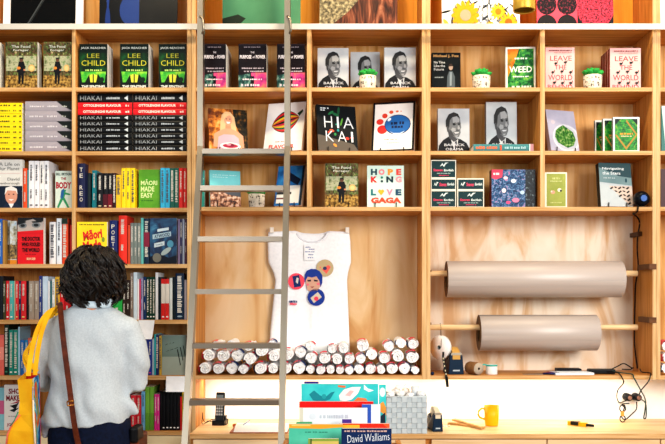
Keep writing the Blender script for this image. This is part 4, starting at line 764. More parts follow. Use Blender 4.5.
m = MB(); A = [shirt_pt(x, y, 6) for x, y in ((304.4, 245), (316.6, 245), (316.6, 260.6), (304.4, 260.6))]; m.add(A + [p + Vector((0, .0008, 0)) for p in A], [(0, 1, 2, 3), (7, 6, 5, 4), (0, 4, 5, 1), (1, 5, 6, 2), (2, 6, 7, 3), (3, 7, 4, 0)], mat('#f4f5f6', .7)); nt_ = m.build('paper_note')
tag(nt_, 'white paper note with blue handwriting pinned to the t-shirt collar', 'note')
a = MB()
for y, x0, x1, sd_ in ((247.4, 305.6, 310.6, 1), (249.4, 309, 314.6, 2), (252, 305.4, 315.6, 3), (254.8, 308.6, 313.6, 4), (257.8, 308, 313.4, 5)):
    elements(a, a, dashes(x0, x1, y - .5, y + .5, '#3a62a8', sd_, 1.1), lambda u_, v_, q: shirt_pt(u_, v_, 7.5), False)
a.build('handwriting', nt_)
for px, py, w_ in ((272, 229.6, 'left'), (347.4, 229.6, 'right')):
    m = MB(); p = P(px, py, YT - .012); m.box(p.x - .01, p.y - .014, p.z - .018, p.x + .01, p.y + .0, p.z + .012, mat('#ece8de', .5)); m.box(p.x - .006, p.y + .0, p.z + .002, p.x + .006, F + DR - .0005, p.z + .012, mat('#ece8de', .5))
    tag(m.build('clip'), 'small pale clip holding the %s shoulder of the t-shirt' % w_, 'clip', 't-shirt clips')
# ------------------------------------------------------------------ rolled t-shirts
roll_cloth = noise_mat('rolled_jersey', [(.3, '#f0f1f2'), (.7, '#fafafa')], 3, 4, .85)
def roll_mesh(seed):
    """one rolled t-shirt along +Y, radius 1 in x and z"""
    r = random.Random(seed); m = MB(); turns = r.uniform(2.6, 3.2); n = int(turns * 16); out = []; inn = []
    sq = r.uniform(.94, 1.0); ph = r.uniform(0, 6.28)
    for i in range(n + 1):
        a = 2 * math.pi * turns * i / n; rad = .16 + .80 * i / n + .03 * math.sin(3 * a + ph); th = .24
        ca, sa = math.cos(a + ph), math.sin(a + ph)
        out.append((rad * ca, rad * sa)); inn.append(((rad - th) * ca, (rad - th) * sa))
    vs = []; fs = []; L = .21; k = n + 1
    for y0 in (0, L):
        for i in range(k):
            dy = r.uniform(-.004, .004) if y0 == 0 else 0
            vs += [(out[i][0], y0 + dy, out[i][1] * sq), (inn[i][0], y0 + dy, inn[i][1] * sq)]
    b2 = 2 * k; fo = []; fi = []
    for i in range(n):
        q = 2 * i
        fs += [(q, q + 2, q + 3, q + 1), (b2 + q, b2 + q + 1, b2 + q + 3, b2 + q + 2)]
        fo += [(q, b2 + q, b2 + q + 2, q + 2)]; fi += [(q + 1, q + 3, b2 + q + 3, b2 + q + 1)]
    fs += [(0, 1, b2 + 1, b2), (2 * n, b2 + 2 * n, b2 + 2 * n + 1, 2 * n + 1)]
    m.add(vs, fs, roll_cloth, False); m.add(vs, fo, roll_cloth, True); m.add(vs, fi, roll_cloth, True); return m
def band_mesh(seed):
    r = random.Random(seed + 50); m = MB()
    for k in range(r.choice((2, 2, 3))):
        a0 = R(r.uniform(10, 170)); da = R(r.uniform(40, 95)); y0 = r.choice((-.0, .0, .03)); y1 = y0 + r.uniform(.02, .06); c = r.choice(('#e8405a', '#e8405a', '#28437a', '#f07a84', '#2c3c58'))
        pts = []; n = 8
        for i in range(n + 1):
            a = a0 + da * i / n; pts += [(1.02 * math.cos(a), y0, 1.0 * math.sin(a)), (1.02 * math.cos(a), y1, 1.0 * math.sin(a)), (.95 * math.cos(a), y0 - .004, .93 * math.sin(a))]
        fs = []
        for i in range(n): fs += [(3 * i, 3 * i + 3, 3 * i + 4, 3 * i + 1), (3 * i, 3 * i + 2, 3 * i + 5, 3 * i + 3)]
        m.add(pts, fs, mat(c, .8), True)
    return m
protos = []
for s_ in range(5):
    o = roll_mesh(s_).build('rolled_tshirt'); c = band_mesh(s_).build('printed_band', o); protos.append(o)
LOW = [(203.2, 371, 6), (218.6, 371.5, 6), (234.5, 371.3, 6.2), (248.4, 371.2, 5), (261.5, 371, 6.3), (276.6, 371.6, 5.5), (293.2, 370.9, 6.2), (307.3, 370.8, 6.6), (318.4, 371.6, 4.6), (328, 371.8, 4.8), (337.2, 371.6, 4.6), (346, 371.8, 4.4), (354.4, 371.6, 4.6), (363.8, 371.4, 5), (374.4, 371, 5.6), (384.4, 371.6, 4.6), (395.4, 371, 5.9), (407.2, 370.8, 6), (417.6, 371.8, 4.2)]
MID = [(210.4, 361, 6.3), (223.8, 360.4, 6.7), (237, 361.8, 6.4), (250.6, 361, 6.4), (263, 360.4, 6.6), (276.4, 361.2, 6.2), (289.4, 360.2, 6.4), (301.6, 360.6, 5.8), (313.6, 361.4, 6), (326, 361.6, 6), (338, 361.4, 5.8), (349.4, 362, 5.4), (360, 361.6, 5.2), (371.2, 361, 5.8), (383.4, 361.8, 6), (398, 360.4, 6.6), (412.4, 360.6, 6.6)]
TOP = [(216.6, 351.6, 4.8), (230.4, 350.8, 4.8), (243.4, 351.8, 5), (263.4, 350.6, 4.8), (306.4, 350.8, 4.8), (328, 351.6, 4.8), (340.4, 351.4, 5.6), (364.6, 352, 6.4), (385.6, 352.4, 5.6), (405, 349.6, 5.4), (413.8, 349.2, 5.6)]
used = [False] * 5
pile = []
for rows, w_ in ((LOW, 'bottom'), (MID, 'middle'), (TOP, 'top')):
    for k, (x, y, r_) in enumerate(rows): pile.append([PX(x, F + .02), PZ(y, F + .02), r_ * 1.1 * (F + .02) / FP, w_, k])
xlo, xhi, zlo = PX(195.6) + .012, PX(422) - .012, ZR['r6'] + .001
for it in range(400):                                    # let the pile settle: nothing sinks into anything
    for a_ in pile:
        if it < 330 and a_[3] != 'bottom': a_[1] -= .0012
        ra = a_[2]; a_[0] = min(max(a_[0], xlo + ra), xhi - ra); a_[1] = max(a_[1], zlo + ra)
        if a_[3] == 'bottom': a_[1] = zlo + ra * .99
    for i, a_ in enumerate(pile):
        for b_ in pile[i + 1:]:
            dx, dz = b_[0] - a_[0], b_[1] - a_[1]; dd = math.hypot(dx, dz) or 1e-6; need = (a_[2] + b_[2]) * .985
            if dd < need:
                p_ = (need - dd) / 2 / dd; a_[0] -= dx * p_; a_[1] -= dz * p_; b_[0] += dx * p_; b_[1] += dz * p_
for a_ in pile:
    if a_[3] == 'bottom': a_[1] = zlo + a_[2]
for X_, Z_, rad, w_, k in pile:
    Y = F + {'bottom': .012, 'middle': .02, 'top': .03}[w_] + .008 * ((k * 7) % 3)
    pi = (k * 3 + len(w_)) % 5; lab = 'rolled white printed t-shirt, %s from the left in the %s layer of the pile' % (ORD[k], w_)
    if not used[pi]:
        o = protos[pi]; used[pi] = True; tag(o, lab, 'rolled t-shirt', 'rolled t-shirts on the long shelf')
    else: o = dup(protos[pi], lab)
    o.location = (X_, Y, Z_); o.scale = (rad * .985, 1, rad * .985); o.rotation_euler = (0, 0, R(random.uniform(-.6, .6)))
# a few behind the far right upright
for k, (x, y) in enumerate(((667, 370), (667.5, 358), (667, 346))):
    Y = F + .03; o = dup(protos[k], 'rolled white t-shirt cut by the right picture edge, %s' % ('lowest of three', 'middle of three', 'top of three')[k]); o['group'] = 'rolled t-shirts at the right edge'
    o.location = (PX(x, Y), Y, PZ(y, Y)); rad = 6 * Y / FP; o.scale = (rad, 1, rad); o.rotation_euler = (0, 0, 0)
    if k == 0: o.location.z = ZR['r6'] + rad
# ------------------------------------------------------------------ paper rolls
kraft = noise_mat('kraft_paper', [(.3, '#b4a8a0'), (.7, '#c2b7b0')], 3, 4, .36, (.2, 4, 4), spec=.5)
kraft_end = noise_mat('kraft_end', [(.35, '#6b543e'), (.65, '#8a6e54')], 60, 3, .7)
dowel_m = noise_mat('pale_dowel', [(.3, '#dcb888'), (.7, '#ecd2a8')], 8, 4, .5, (.4, 8, 8))
YR = F + .14
for (x0, x1, y0, y1, dy0, dy1, dx1, w_, lab) in ((448, 625.5, 261, 297.4, 270.6, 276.4, 650, 'upper', 'long brown paper roll on the upper dowel'), (481, 600.5, 314.8, 350.6, 324.4, 330.2, 650, 'lower', 'shorter brown paper roll on the lower dowel')):
    Yf = YR; rad = (y1 - y0) / 2 * Yf / FP; zc = PZ((y0 + y1) / 2, Yf); zd = PZ((dy0 + dy1) / 2, Yf); rd_ = (dy1 - dy0) / 2 * Yf / FP
    r_in = zd - zc + rd_ if zd - zc + rd_ > rd_ + .008 else rd_ + .012
    r_in = abs(zd + rd_ - zc) + .0008
    m = MB(); X0, X1 = PX(x0, Yf - rad * .8), PX(x1, Yf - rad * .8); c = (0, 0, 0)
    m.lathe([(rad - .001, 0), (rad, .001), (rad, X1 - X0 - .001), (rad - .001, X1 - X0)], c, 'x', 48, kraft, cap=False)
    m.lathe([(r_in + .004, .002), (rad - .001, 0)], c, 'x', 48, kraft_end, cap=False); m.lathe([(r_in + .004, X1 - X0 - .002), (rad - .001, X1 - X0)], c, 'x', 48, kraft_end, cap=False)
    o = m.build('paper_roll'); o.location = (X0, Yf, zc); tag(o, lab, 'paper roll', 'brown paper rolls')
    m = MB(); m.lathe([(r_in, 0), (r_in + .0038, 0), (r_in + .0038, X1 - X0), (r_in, X1 - X0)], c, 'x', 24, mat('#8a6c4c', .7), cap=False); m.build('core', o)
    m = MB(); aa = R(200); ya, za = rad * math.cos(aa), rad * math.sin(aa)
    pts = []
    for q in range(9):
        aq = R(186 + q * 2); pts += [(.001, math.cos(aq) * (rad + .0012), math.sin(aq) * (rad + .0012)), (X1 - X0 - .001, math.cos(aq) * (rad + .0012), math.sin(aq) * (rad + .0012))]
    m.add(pts, [(2 * q, 2 * q + 1, 2 * q + 3, 2 * q + 2) for q in range(8)], kraft, True); m.build('loose_end', o)
    m = MB(); m.lathe([(rd_, 0), (rd_, PX(dx1 - 1, F) - PX(430.4, F) - .026)], (PX(430.4, F) + .013, Yf, zd), 'x', 16, dowel_m); od = m.build('wooden_dowel'); tag(od, 'pale wooden dowel carrying the %s paper roll' % ('long' if w_ == 'upper' else 'shorter'), 'dowel')
# ------------------------------------------------------------------ things on the shelf of the paper bay
z6 = ZR['r6']; navy = mat('#123048', .35)
Yt = YR - .03; c = P(440.6, 347.4, Yt); r0 = 12 * Yt / FP
o = empty('tape_roll', c, 'white tape roll hanging on a string from the lower dowel', 'tape'); o.rotation_euler = (0, 0, R(-46))
m = MB(); m.lathe([(.012, -.013), (r0, -.013), (r0, .013), (.012, .013), (.012, -.013)], (0, 0, 0), 'y', 40, mat('#efece8', .5), cap=False); m.build('tape', o)
m = MB(); m.lathe([(.009, -.0132), (.012, -.0132), (.012, .0132), (.009, .0132), (.009, -.0132)], (0, 0, 0), 'y', 20, mat('#8fa0a4', .5), cap=False); m.build('core', o)
m = MB(); M_ = Matrix.Rotation(R(46), 3, 'Z'); zt_ = PZ(324, YR) - c.z
m.tube([M_ @ Vector(p) for p in ((0, -.02, 0), (0.002, -.022, r0 * .6), (.002, .0, zt_ - .012), (.002, .03 + .018, zt_), (.002, .03 - .0, zt_ + .004), (.001, .012, r0), (0, .02, .0))], .0014, 5, mat('#6a4a34', .8)); m.build('string', o)
o = empty('lanyard', P(443, 357, F - .008), 'black patterned lanyard hanging over the shelf edge below the tape roll', 'lanyard')
lo = Vector(o.location); m = MB(); m.ribbon([P(443.4, 352, F + .06) - lo, P(443, 357, F + .004) - lo, P(444.4, 366, F - .006) - lo, P(446.4, 377, F - .008) - lo], .011, .002, (1, 0, 0), mat('#14171a', .6)); s_ = m.build('strap', o)
m = MB()
for y, x in ((358.5, 443.2), (362, 443.8), (366, 444.5), (370.6, 445.3), (374, 446)): p = P(x, y, F - .0085) - lo; m.ball(p, .0032, .001, .005, mat('#d8cfae', .5), 8, 6)
m.build('pattern', s_)
m = MB(); m.ribbon([P(446.4, 376.6, F - .008) - lo, P(447.6, 387, F - .01) - lo], .015, .006, (1, 0, 0), mat('#0f1c1e', .3)); m.build('clasp', o)
def tape_dispenser(px, pyb_z, Y, w, h, dep, rz, label, tape_c):
    o = empty('tape_dispenser', (px, Y, pyb_z + .0005), label, 'tape dispenser', 'navy tape dispensers'); o.rotation_euler = (0, 0, rz)
    m = MB(); prof = [(0, 0), (dep, 0), (dep, h * .45), (dep * .86, h * .62), (dep * .72, h * .66), (dep * .5, h * .5), (dep * .3, h * .62), (dep * .12, h * .76), (0, h * .72)]
    vs = []
    for sx in (-1, 1):
        for y, z in prof:
            ww = w / 2 * (1 if z < h * .3 else .8); vs.append((sx * ww, y, z))
    n = len(prof); m.add(vs, [tuple(range(n)), tuple(range(2 * n - 1, n - 1, -1))] + [(i, (i + 1) % n, n + (i + 1) % n, n + i) for i in range(n)], navy)
    b_ = m.build('body', o); bv = b_.modifiers.new('bevel', 'BEVEL'); bv.width = .004; bv.segments = 2
    m = MB(); m.lathe([(.012, -w * .24), (h * .36, -w * .24), (h * .36, w * .24), (.012, w * .24), (.012, -w * .24)], (0, dep * .5, h * .62), 'x', 28, mat(tape_c, .35), cap=False); m.build('tape', o)
    m = MB(); m.ribbon([(0, dep * .3, h * .93), (0, dep * .05, h * .82), (0, -.001, h * .7), (0, -.0015, h * .55)], w * .48, .0006, (1, 0, 0), mat(tape_c, .35)); m.build('tape_end', o)
    m = MB(); m.box(-w * .34, -.002, h * .7, w * .34, .004, h * .79, alu); m.build('blade', o)
    m = MB(); m.box(-w * .22, -.0006, h * .12, w * .22, .0, h * .17, mat('#b8c4cc', .4)); m.build('badge', o)
    return o
Y_ = F + .05
tape_dispenser(PX(456.4, Y_), z6, Y_, .085, .148, .15, R(5), 'navy tape dispenser with tan tape on the shelf beside the twine', '#c9a05a')
Yd = YC + .06
tape_dispenser(PX(438, Yd), ZC_T, Yd, .056, .125, .15, R(8), 'navy tape dispenser with clear tape standing on the counter beside the grey basket', '#d8cbb4')
o = empty('twine_spool', (PX(477.4, F + .07), F + .02, z6 + .0345), 'brown twine spool lying on the shelf, its hole to the front', 'twine'); o.rotation_euler = (0, 0, R(28))
m = MB(); tw = noise_mat('twine', [(.35, '#7a5636'), (.65, '#a47c54')], 20, 4, .9, (1, 30, 1), bump=.4); m.lathe([(.012, .004), (.032, .006), (.034, .012), (.034, .078), (.031, .086), (.012, .086)], (0, 0, 0), 'y', 28, tw, cap=False); m.build('twine', o)
m = MB(); m.lathe([(.007, 0), (.031, 0), (.031, .004), (.007, .004), (.007, 0)], (0, 0, 0), 'y', 28, mat('#b8aa98', .7), cap=False); m.lathe([(.007, .0), (.007, .088)], (0, 0, 0), 'y', 16, mat('#2a2018', .8), cap=False); m.build('spool_end', o)
o = empty('ribbon_spool', (PX(491.6, F + .07), F + .07, z6 + .0005), 'white ribbon spool with a teal strip, right of the twine', 'ribbon')
m = MB(); m.lathe([(.01, .001), (.03, 0), (.031, .003), (.031, .05), (.029, .053), (.01, .053), (.01, .001)], (0, 0, 0), 'z', 28, mat('#e8e6e2', .5), cap=False); m.build('spool', o)
m = MB(); m.lathe([(.0296, .044), (.0316, .044), (.0316, .052), (.0296, .053)], (0, 0, 0), 'z', 28, mat('#4ab0a4', .5), cap=False); m.ribbon([(-.028, -.012, .05), (-.045, -.016, .054), (-.055, -.018, .048)], .008, .0006, (0, 0, 1), mat('#4ab0a4', .5)); m.build('ribbon', o)
m = MB(); m.ball((PX(430.4) + .012, F + .012, z6 + .0105), .01, .01, .01, mat('#1a2a4a', .4), 14, 10); tag(m.build('rubber_ball'), 'tiny navy ball at the left end of the paper roll shelf', 'ball')
# flat clutter
def strip(name, px0, px1, Y, w, th, c, rz, label, cat, dz=0.):
    m = MB(); L = PX(px1, Y) - PX(px0, Y); m.box(-L/2, -w/2, 0, L/2, w/2, th, c); o = m.build(name); o.location = ((PX(px0, Y) + PX(px1, Y)) / 2, Y, z6 + .0006 + dz); o.rotation_euler = (0, 0, R(rz)); bv = o.modifiers.new('bevel', 'BEVEL'); bv.width = min(.002, th * .3); bv.segments = 2
    return tag(o, label, cat)
strip('envelope', 552, 591, F + .07, .11, .012, mat('#e6ecf2', .5), 4, 'white envelope bundle lying on the paper roll shelf', 'envelope')
o = strip('pouch', 556, 580, F + .2, .07, .02, mat('#22252c', .6), -3, 'dark pouch lying behind the white envelopes', 'pouch')
o = empty('scissors', (PX(543, F + .05), F + .05, z6 + .0012), 'scissors with dark blue and red handles pointing left on the shelf', 'scissors'); o.rotation_euler = (0, 0, R(3))
m = MB(); m.prism([(-.11, .0), (-.03, -.009), (.0, -.006), (.0, .003)], 0, .002, 'z', alu); m.prism([(-.112, .004), (0, -.003), (.0, .008), (-.03, .012)], .002, .004, 'z', mat('#2a2a2c', .3, .6)); m.build('blades', o)
for sy, cc in ((-1, '#24386e'), (1, '#8a2434')):
    m = MB(); m.tube([(0, sy * .002, .004), (.03, sy * .01, .006)] + [(.055 + .026 * math.cos(R(a)), sy * (.018 + .012 * math.sin(R(a))), .007) for a in range(180, -181, -30)], .0052, 8, mat(cc, .4)); m.build('handle', o)
m = MB(); L_ = PX(614, F + .1) - PX(588, F + .1); m.box(-L_/2, -.03, 0, L_/2, .03, .026, mat('#15181c', .4)); o = m.build('power_adapter'); o.location = (PX(601, F + .1), F + .1, z6 + .0005); o.rotation_euler = (0, 0, R(-4)); bv = o.modifiers.new('bevel', 'BEVEL'); bv.width = .006; bv.segments = 3; tag(o, 'black power adapter box lying on the shelf near the cables', 'adapter')
# cables
cable = mat('#16181a', .5); gcable = mat('#2c4a44', .5)
def cab(name, pts, r, m_, label, parts=None):
    # smooth curve through the points
    P_ = [Vector(p) for p in pts]; out = []
    for i in range(len(P_) - 1):
        p0, p1, p2, p3 = P_[max(i - 1, 0)], P_[i], P_[i + 1], P_[min(i + 2, len(P_) - 1)]
        for k in range(6):
            t = k / 6; out.append(.5 * ((2 * p1) + (-p0 + p2) * t + (2 * p0 - 5 * p1 + 4 * p2 - p3) * t * t + (-p0 + 3 * p1 - 3 * p2 + p3) * t ** 3))
    out.append(P_[-1]); q = MB(); q.tube(out, r, 6, m_); o = q.build(name); tag(o, label, 'cable'); return o
Yw = F + .33 - .02; YSH = F - .012
wx = PX(652.6) - .0012 - .004
spk = empty('camera_device', (PX(641.6, F + .035), F + .035, ZR['r3'] + .0005), 'round black and blue desk speaker at the right end of the third shelf', 'speaker')
m = MB(); m.lathe([(.0, -.034), (.02, -.033), (.036, -.022), (.042, -.004), (.04, .018), (.026, .034), (0, .038)], (0, 0, .046), 'y', 28, mat('#11151c', .3)); m.build('housing', spk)
m = MB(); m.lathe([(0, -.036), (.016, -.0358), (.022, -.0335), (.016, -.0365)], (0, 0, .046), 'y', 24, mat('#1c3f6c', .25, .3)); m.build('lens', spk)
m = MB(); m.lathe([(.03, 0), (.03, .004), (.012, .008), (.01, .014)], (0, 0, 0), 'z', 20, mat('#0d1014', .4)); m.build('stand', spk); spk.name = 'desk_speaker'
yk = lambda px, py, Y: P(px, py, Y)
def wk(px, py, off=.0095):
    x = PX(652.6) - off; Y = x * FP / (px - XV); return Vector((x, Y, PZ(py, Y)))
cab('speaker_cable', [yk(633.2, 205, F + .06), yk(634.4, 205.2, F + .02), yk(637.6, 205.5, F + .002), yk(638, 208, F - .0052), yk(637.4, 211.2, F - .0052), yk(635.4, 213.0, F + .03), yk(633, 213.8, F + .08), wk(637.5, 217.5), wk(639.6, 224), wk(637.6, 236), wk(637.2, 250), wk(638.2, 268), wk(635.6, 284), wk(635, 300), wk(634.4, 330), wk(634.6, 345), wk(636, 358), wk(637.4, 368.4)], .0042, cable, 'black cable running from the round speaker down the right side panel')
m = MB(); p = wk(636.6, 234.6); m.box(p.x - .012, p.y - .06, p.z - .012, PX(652.6) - .0002, p.y + .075, p.z + .012, mat('#5a3a20', .5)); tag(m.build('cable_clip'), 'brown cable clip under the third shelf beside the black cable', 'clip')
cab('cable', [yk(612, 369, F + .09), yk(618, 366, F + .1), yk(624, 363.6, F + .12), yk(632, 368, F + .15), yk(633, 367.6, F + .17), yk(630, 369.4, F + .13), yk(622, 369.2, F + .11)], .0034, cable, 'black cable looping on the shelf beside the power adapter')
cab('cable', [yk(612, 371, F + .06), yk(620, 372.6, F + .02), yk(632, 374.2, F + .004), yk(634, 378, YSH), yk(640, 389, YSH + .02), yk(645.4, 400, F + .12), yk(645, 410, F + .2), yk(643.8, 418, F + .22), yk(646, 417, F + .2), yk(645.8, 404, F + .22), yk(641, 399, F + .3)], .0036, gcable, 'green-grey cable hanging over the shelf edge to the wall plugs')
cab('cable', [yk(640, 369, F + .16), yk(642, 372, F + .05), yk(650, 373, F + .02), yk(650.4, 375.6, YSH), yk(648, 382, YSH), yk(640.6, 391, F + .1), yk(639, 397, F + .28)], .0034, cable, 'thin black cable dropping from the right shelf corner to the plugs')
cab('cable', [yk(608, 371, F + .06), yk(618, 373, F + .01), yk(622, 377.6, YSH), yk(623.4, 383, YSH), yk(618, 390, F + .08), yk(617, 398, F + .16), yk(620, 402.6, F + .24), yk(628, 399.6, F + .3)], .0034, cable, 'thin black cable hanging left of the wall plugs')
cl = []
for k in range(3):
    for a in range(0, 360, 40): cl.append(yk(622.6 + 2.9 * math.cos(R(a)), 408.4 + 3.4 * math.sin(R(a)), F + .2 + k * .006))
cl += [yk(622.4, 413, F + .21)]
for k in range(2):
    for a in range(-90, 270, 40): cl.append(yk(622.6 + 2.6 * math.cos(R(a)), 418.8 + 3.2 * math.sin(R(a)), F + .2 + k * .006))
cl += [yk(625, 419.6, F + .23), yk(632, 414, F + .26), yk(636.4, 409, F + .29), yk(636.6, 401.6, F + .3)]
cab('coiled_cable', [yk(629, 403.4, F + .3), yk(622, 404.4, F + .23)] + cl, .0034, cable, 'coiled dark cable bundle below the wall plugs, tied with a yellow tie')
m = MB(); p = yk(622.6, 413.6, F + .2); m.box(p.x - .007, p.y - .004, p.z - .014, p.x + .007, p.y + .014, p.z + .014, mat('#d8a84a', .5)); tag(m.build('cable_tie'), 'yellow tie around the coiled cable bundle', 'cable tie')
m = MB(); p = yk(631.6, 397, Yw); m.box(p.x - .075, F + .322, p.z - .036, p.x + .075, F + .3312, p.z + .036, mat('#f2f1ec', .4)); o = m.build('wall_socket'); tag(o, 'white double wall socket above the counter, right', 'socket')
for px, w_ in ((628.4, 'left'), (637.4, 'right')):
    p = yk(px, 397.4, F + .28); m = MB(); m.lathe([(.012, -.03), (.02, -.022), (.022, .036)], (p.x, F + .2845, p.z), 'y', 16, mat('#1a1c20', .4)); m.lathe([(.011, -.032), (.012, -.03)], (p.x, F + .2845, p.z), 'y', 12, mat('#8a6a5a', .5)); q = m.build('plug'); tag(q, 'black plug in the %s half of the white wall socket' % w_, 'plug')
# ------------------------------------------------------------------ things on the counter
zc_ = ZC_T + .0006
Ym = 4.445
o = empty('mug', (PX(491.6, Ym), Ym, zc_), 'yellow mug standing on the counter', 'mug')
hm = PZ(405.4, Ym) - zc_; rm = 7.4 * Ym / FP; ym = mat('#f2b81a', .3, var=.02)
m = MB(); m.lathe([(0, .002), (rm * .84, 0), (rm * .9, .006), (rm * .98, hm * .4), (rm * 1.02, hm), (rm * .96, hm), (rm * .92, hm * .4), (rm * .84, .01), (0, .008)], (0, 0, 0), 'z', 32, ym, cap=False); m.build('cup', o)
m = MB(); m.tube([(-rm * .97, 0, hm * .82), (-rm * 1.35, -.004, hm * .86), (-rm * 1.78, -.006, hm * .72), (-rm * 1.84, -.006, hm * .55), (-rm * 1.6, -.004, hm * .4), (-rm * .95, 0, hm * .32)], .0058, 10, ym); m.build('handle', o)
o = empty('wooden_tongs', (PX(467, 4.41), 4.41, zc_), 'tan wooden tongs lying open on the counter left of the mug', 'tongs'); o.rotation_euler = (0, 0, R(-54)); o.scale = (1.3, 1.3, 1.5)
tg = noise_mat('tongs_wood', [(.35, '#a8834e'), (.65, '#caa36a')], 20, 4, .5)
m = MB(); m.ribbon([(-.1, .02, .012), (-.05, .012, .011), (0, .002, .009), (.09, -.004, .006)], [.018, .014, .011, .013], .007, (0, 1, .1), tg); m.build('arm', o)
m = MB(); m.ribbon([(-.09, -.02, .004), (-.05, -.01, .0045), (0, -.003, .004), (.085, .014, .0045)], [.016, .013, .011, .012], .007, (0, 1, .1), tg); m.build('arm', o)
o = empty('utility_knife', (PX(580.6, 4.42), 4.42, zc_), 'yellow and black utility knife lying on the counter', 'knife'); o.rotation_euler = (0, 0, R(-40)); o.scale = (1.15, 1.15, 1.2)
m = MB(); m.prism([(-.062, -.008), (-.05, -.012), (.01, -.012), (.03, -.01), (.03, .01), (.01, .012), (-.05, .012), (-.062, .008)], 0, .018, 'z', mat('#e0aa1c', .4)); m.build('body', o)
m = MB(); m.prism([(-.045, -.0125), (-.005, -.0125), (-.005, .0125), (-.045, .0125)], .003, .0195, 'z', mat('#20211f', .5)); m.build('grip', o)
m = MB(); m.prism([(.03, -.009), (.056, -.006), (.066, .0), (.056, .007), (.03, .009)], .003, .014, 'z', mat('#1a1c1e', .4)); m.build('nose', o)
# phone
Yp = YC + .3
o = empty('cordless_phone', (PX(220, Yp), Yp, zc_), 'black cordless phone upright in its charging base behind the ladder', 'phone'); o.rotation_euler = (0, 0, R(-6))
m = MB(); m.prism([(-.034, -.04), (.034, -.04), (.038, -.02), (.036, .045), (-.036, .045), (-.038, -.02)], 0, .026, 'z', mat('#15191d', .35)); m.prism([(-.03, .005), (.03, .005), (.028, .042), (-.028, .042)], .026, .046, 'z', mat('#15191d', .35)); m.build('charging_base', o)
m = MB(); M_ = Matrix.Translation((0, -.008, .02)) @ Matrix.Rotation(R(-10), 4, 'X'); m.box(-.024, -.012, 0, .024, .012, .155, mat('#1b1f24', .35), M_); hs = m.build('handset', o); bv = hs.modifiers.new('bevel', 'BEVEL'); bv.width = .005; bv.segments = 3
m = MB(); m.box(-.018, -.0135, .105, .018, -.012, .14, mat('#7a8a8c', .2), M_); m.build('screen', hs)
m = MB()
for r_ in range(4):
    for k in range(3): m.box(-.017 + k * .0125, -.0138, .03 + r_ * .016, -.008 + k * .0125, -.012, .04 + r_ * .016, mat('#b8c0c0', .4), M_)
m.build('keypad', hs)
cab('phone_cord', [yk(214, 422.6, Yp), yk(208, 421, Yp), yk(205, 423.4, Yp - .02), yk(202, 423.4, Yp), yk(202.4, 416, Yp + .01), yk(202.6, 412.6, Yp + .01), yk(203, 419, Yp), yk(206, 422.6, Yp - .01), yk(212, 419.4, Yp + .02), yk(214, 420.6, Yp + .03)], .0022, cable, 'black cord looping left of the cordless phone')
m = MB(); xa, xb = PX(230, YC + .03), PX(288, YC + .03); m.box(xa, YC + .012, zc_, xb, YC + .2, zc_ + .006, mat('#a5623a', .6)); o = m.build('clipboard'); tag(o, 'brown board under white paper on the counter behind the ladder', 'board')
m = MB(); m.prism([(YC + .014, zc_ + .0065), (YC + .16, zc_ + .0065), (YC + .16, zc_ + .03), (YC + .1, zc_ + .03)], xa + .02, xb - .003, 'x', mat('#eeece8', .6)); o = m.build('paper_stack'); tag(o, 'white sloping paper pile on a brown board beside the phone', 'paper')
m = MB(); m.tube([P(243.4, 425.4, YC + .02) + Vector((0, 0, .004)), P(249, 422.4, YC + .06) + Vector((0, 0, .008))], .004, 8, mat('#c8d4e8', .4)); m.tube([P(249, 422.4, YC + .06) + Vector((0, 0, .008)), P(250, 421.8, YC + .066) + Vector((0, 0, .009))], .0025, 8, mat('#3a5a9a', .4)); tag(m.build('pen'), 'pale blue pen lying on the white paper near the phone', 'pen')
m = MB(); p = Vector((PX(235, YC + .22), YC + .22, zc_)); m.box(p.x - .012, p.y - .01, p.z, p.x + .012, p.y + .01, p.z + .016, mat('#b8642a', .6)); o = m.build('eraser'); bv = o.modifiers.new('bevel', 'BEVEL'); bv.width = .004; tag(o, 'small orange-brown block on the counter right of the phone', 'eraser')
# grey basket
Yb = YC + .012; bx0, bx1 = PX(386.6, Yb), PX(427, Yb); bw = bx1 - bx0; hb = PZ(397, Yb) - zc_
o = empty('woven_basket', ((bx0 + bx1) / 2, Yb + .1, zc_), 'pale grey woven basket of crumpled paper on the counter', 'basket')
gm = [mat('#b9c3c8', .6, scale=60), mat('#c3ccd0', .6, scale=60)]
m = MB(); nx, nz = 8, 7; cw, ch = bw / nx, hb / nz
for sgn, yy in ((-1, -.1), (1, .1)):
    for i in range(nx):
        for j in range(nz):
            pr_ = .0035 if (i + j) % 2 else .0; x0 = -bw / 2 + i * cw; z0 = j * ch
            m.box(x0 + .0006, yy - .002 - pr_, z0 + .0006, x0 + cw - .0006, yy + .002 + pr_, z0 + ch - .0006, gm[(i + j) % 2])
ny = 8; cd = .2 / ny
for sgn in (-1, 1):
    for i in range(ny):
        for j in range(nz):
            pr_ = .0035 if (i + j) % 2 else 0; y0 = -.1 + i * cd; z0 = j * ch; x = sgn * (bw / 2 - .004)
            m.box(x - .002 - pr_, y0 + .0006, z0 + .0006, x + .002 + pr_, y0 + cd - .0006, z0 + ch - .0006, gm[(i + j) % 2])
m.box(-bw / 2, -.1, .001, bw / 2, .1, .004, gm[0]); m.build('woven_wall', o)
m = MB()
for (a_, c_) in (((-bw/2, -.1), (bw/2, -.1)), ((bw/2, -.1), (bw/2, .1)), ((bw/2, .1), (-bw/2, .1)), ((-bw/2, .1), (-bw/2, -.1))): m.tube([(*a_, hb), (*c_, hb)], .0045, 8, gm[1])
m.build('rim', o)
bo = Vector(o.location)
rr = random.Random(8); pc = mat('#ecebe8', .7)
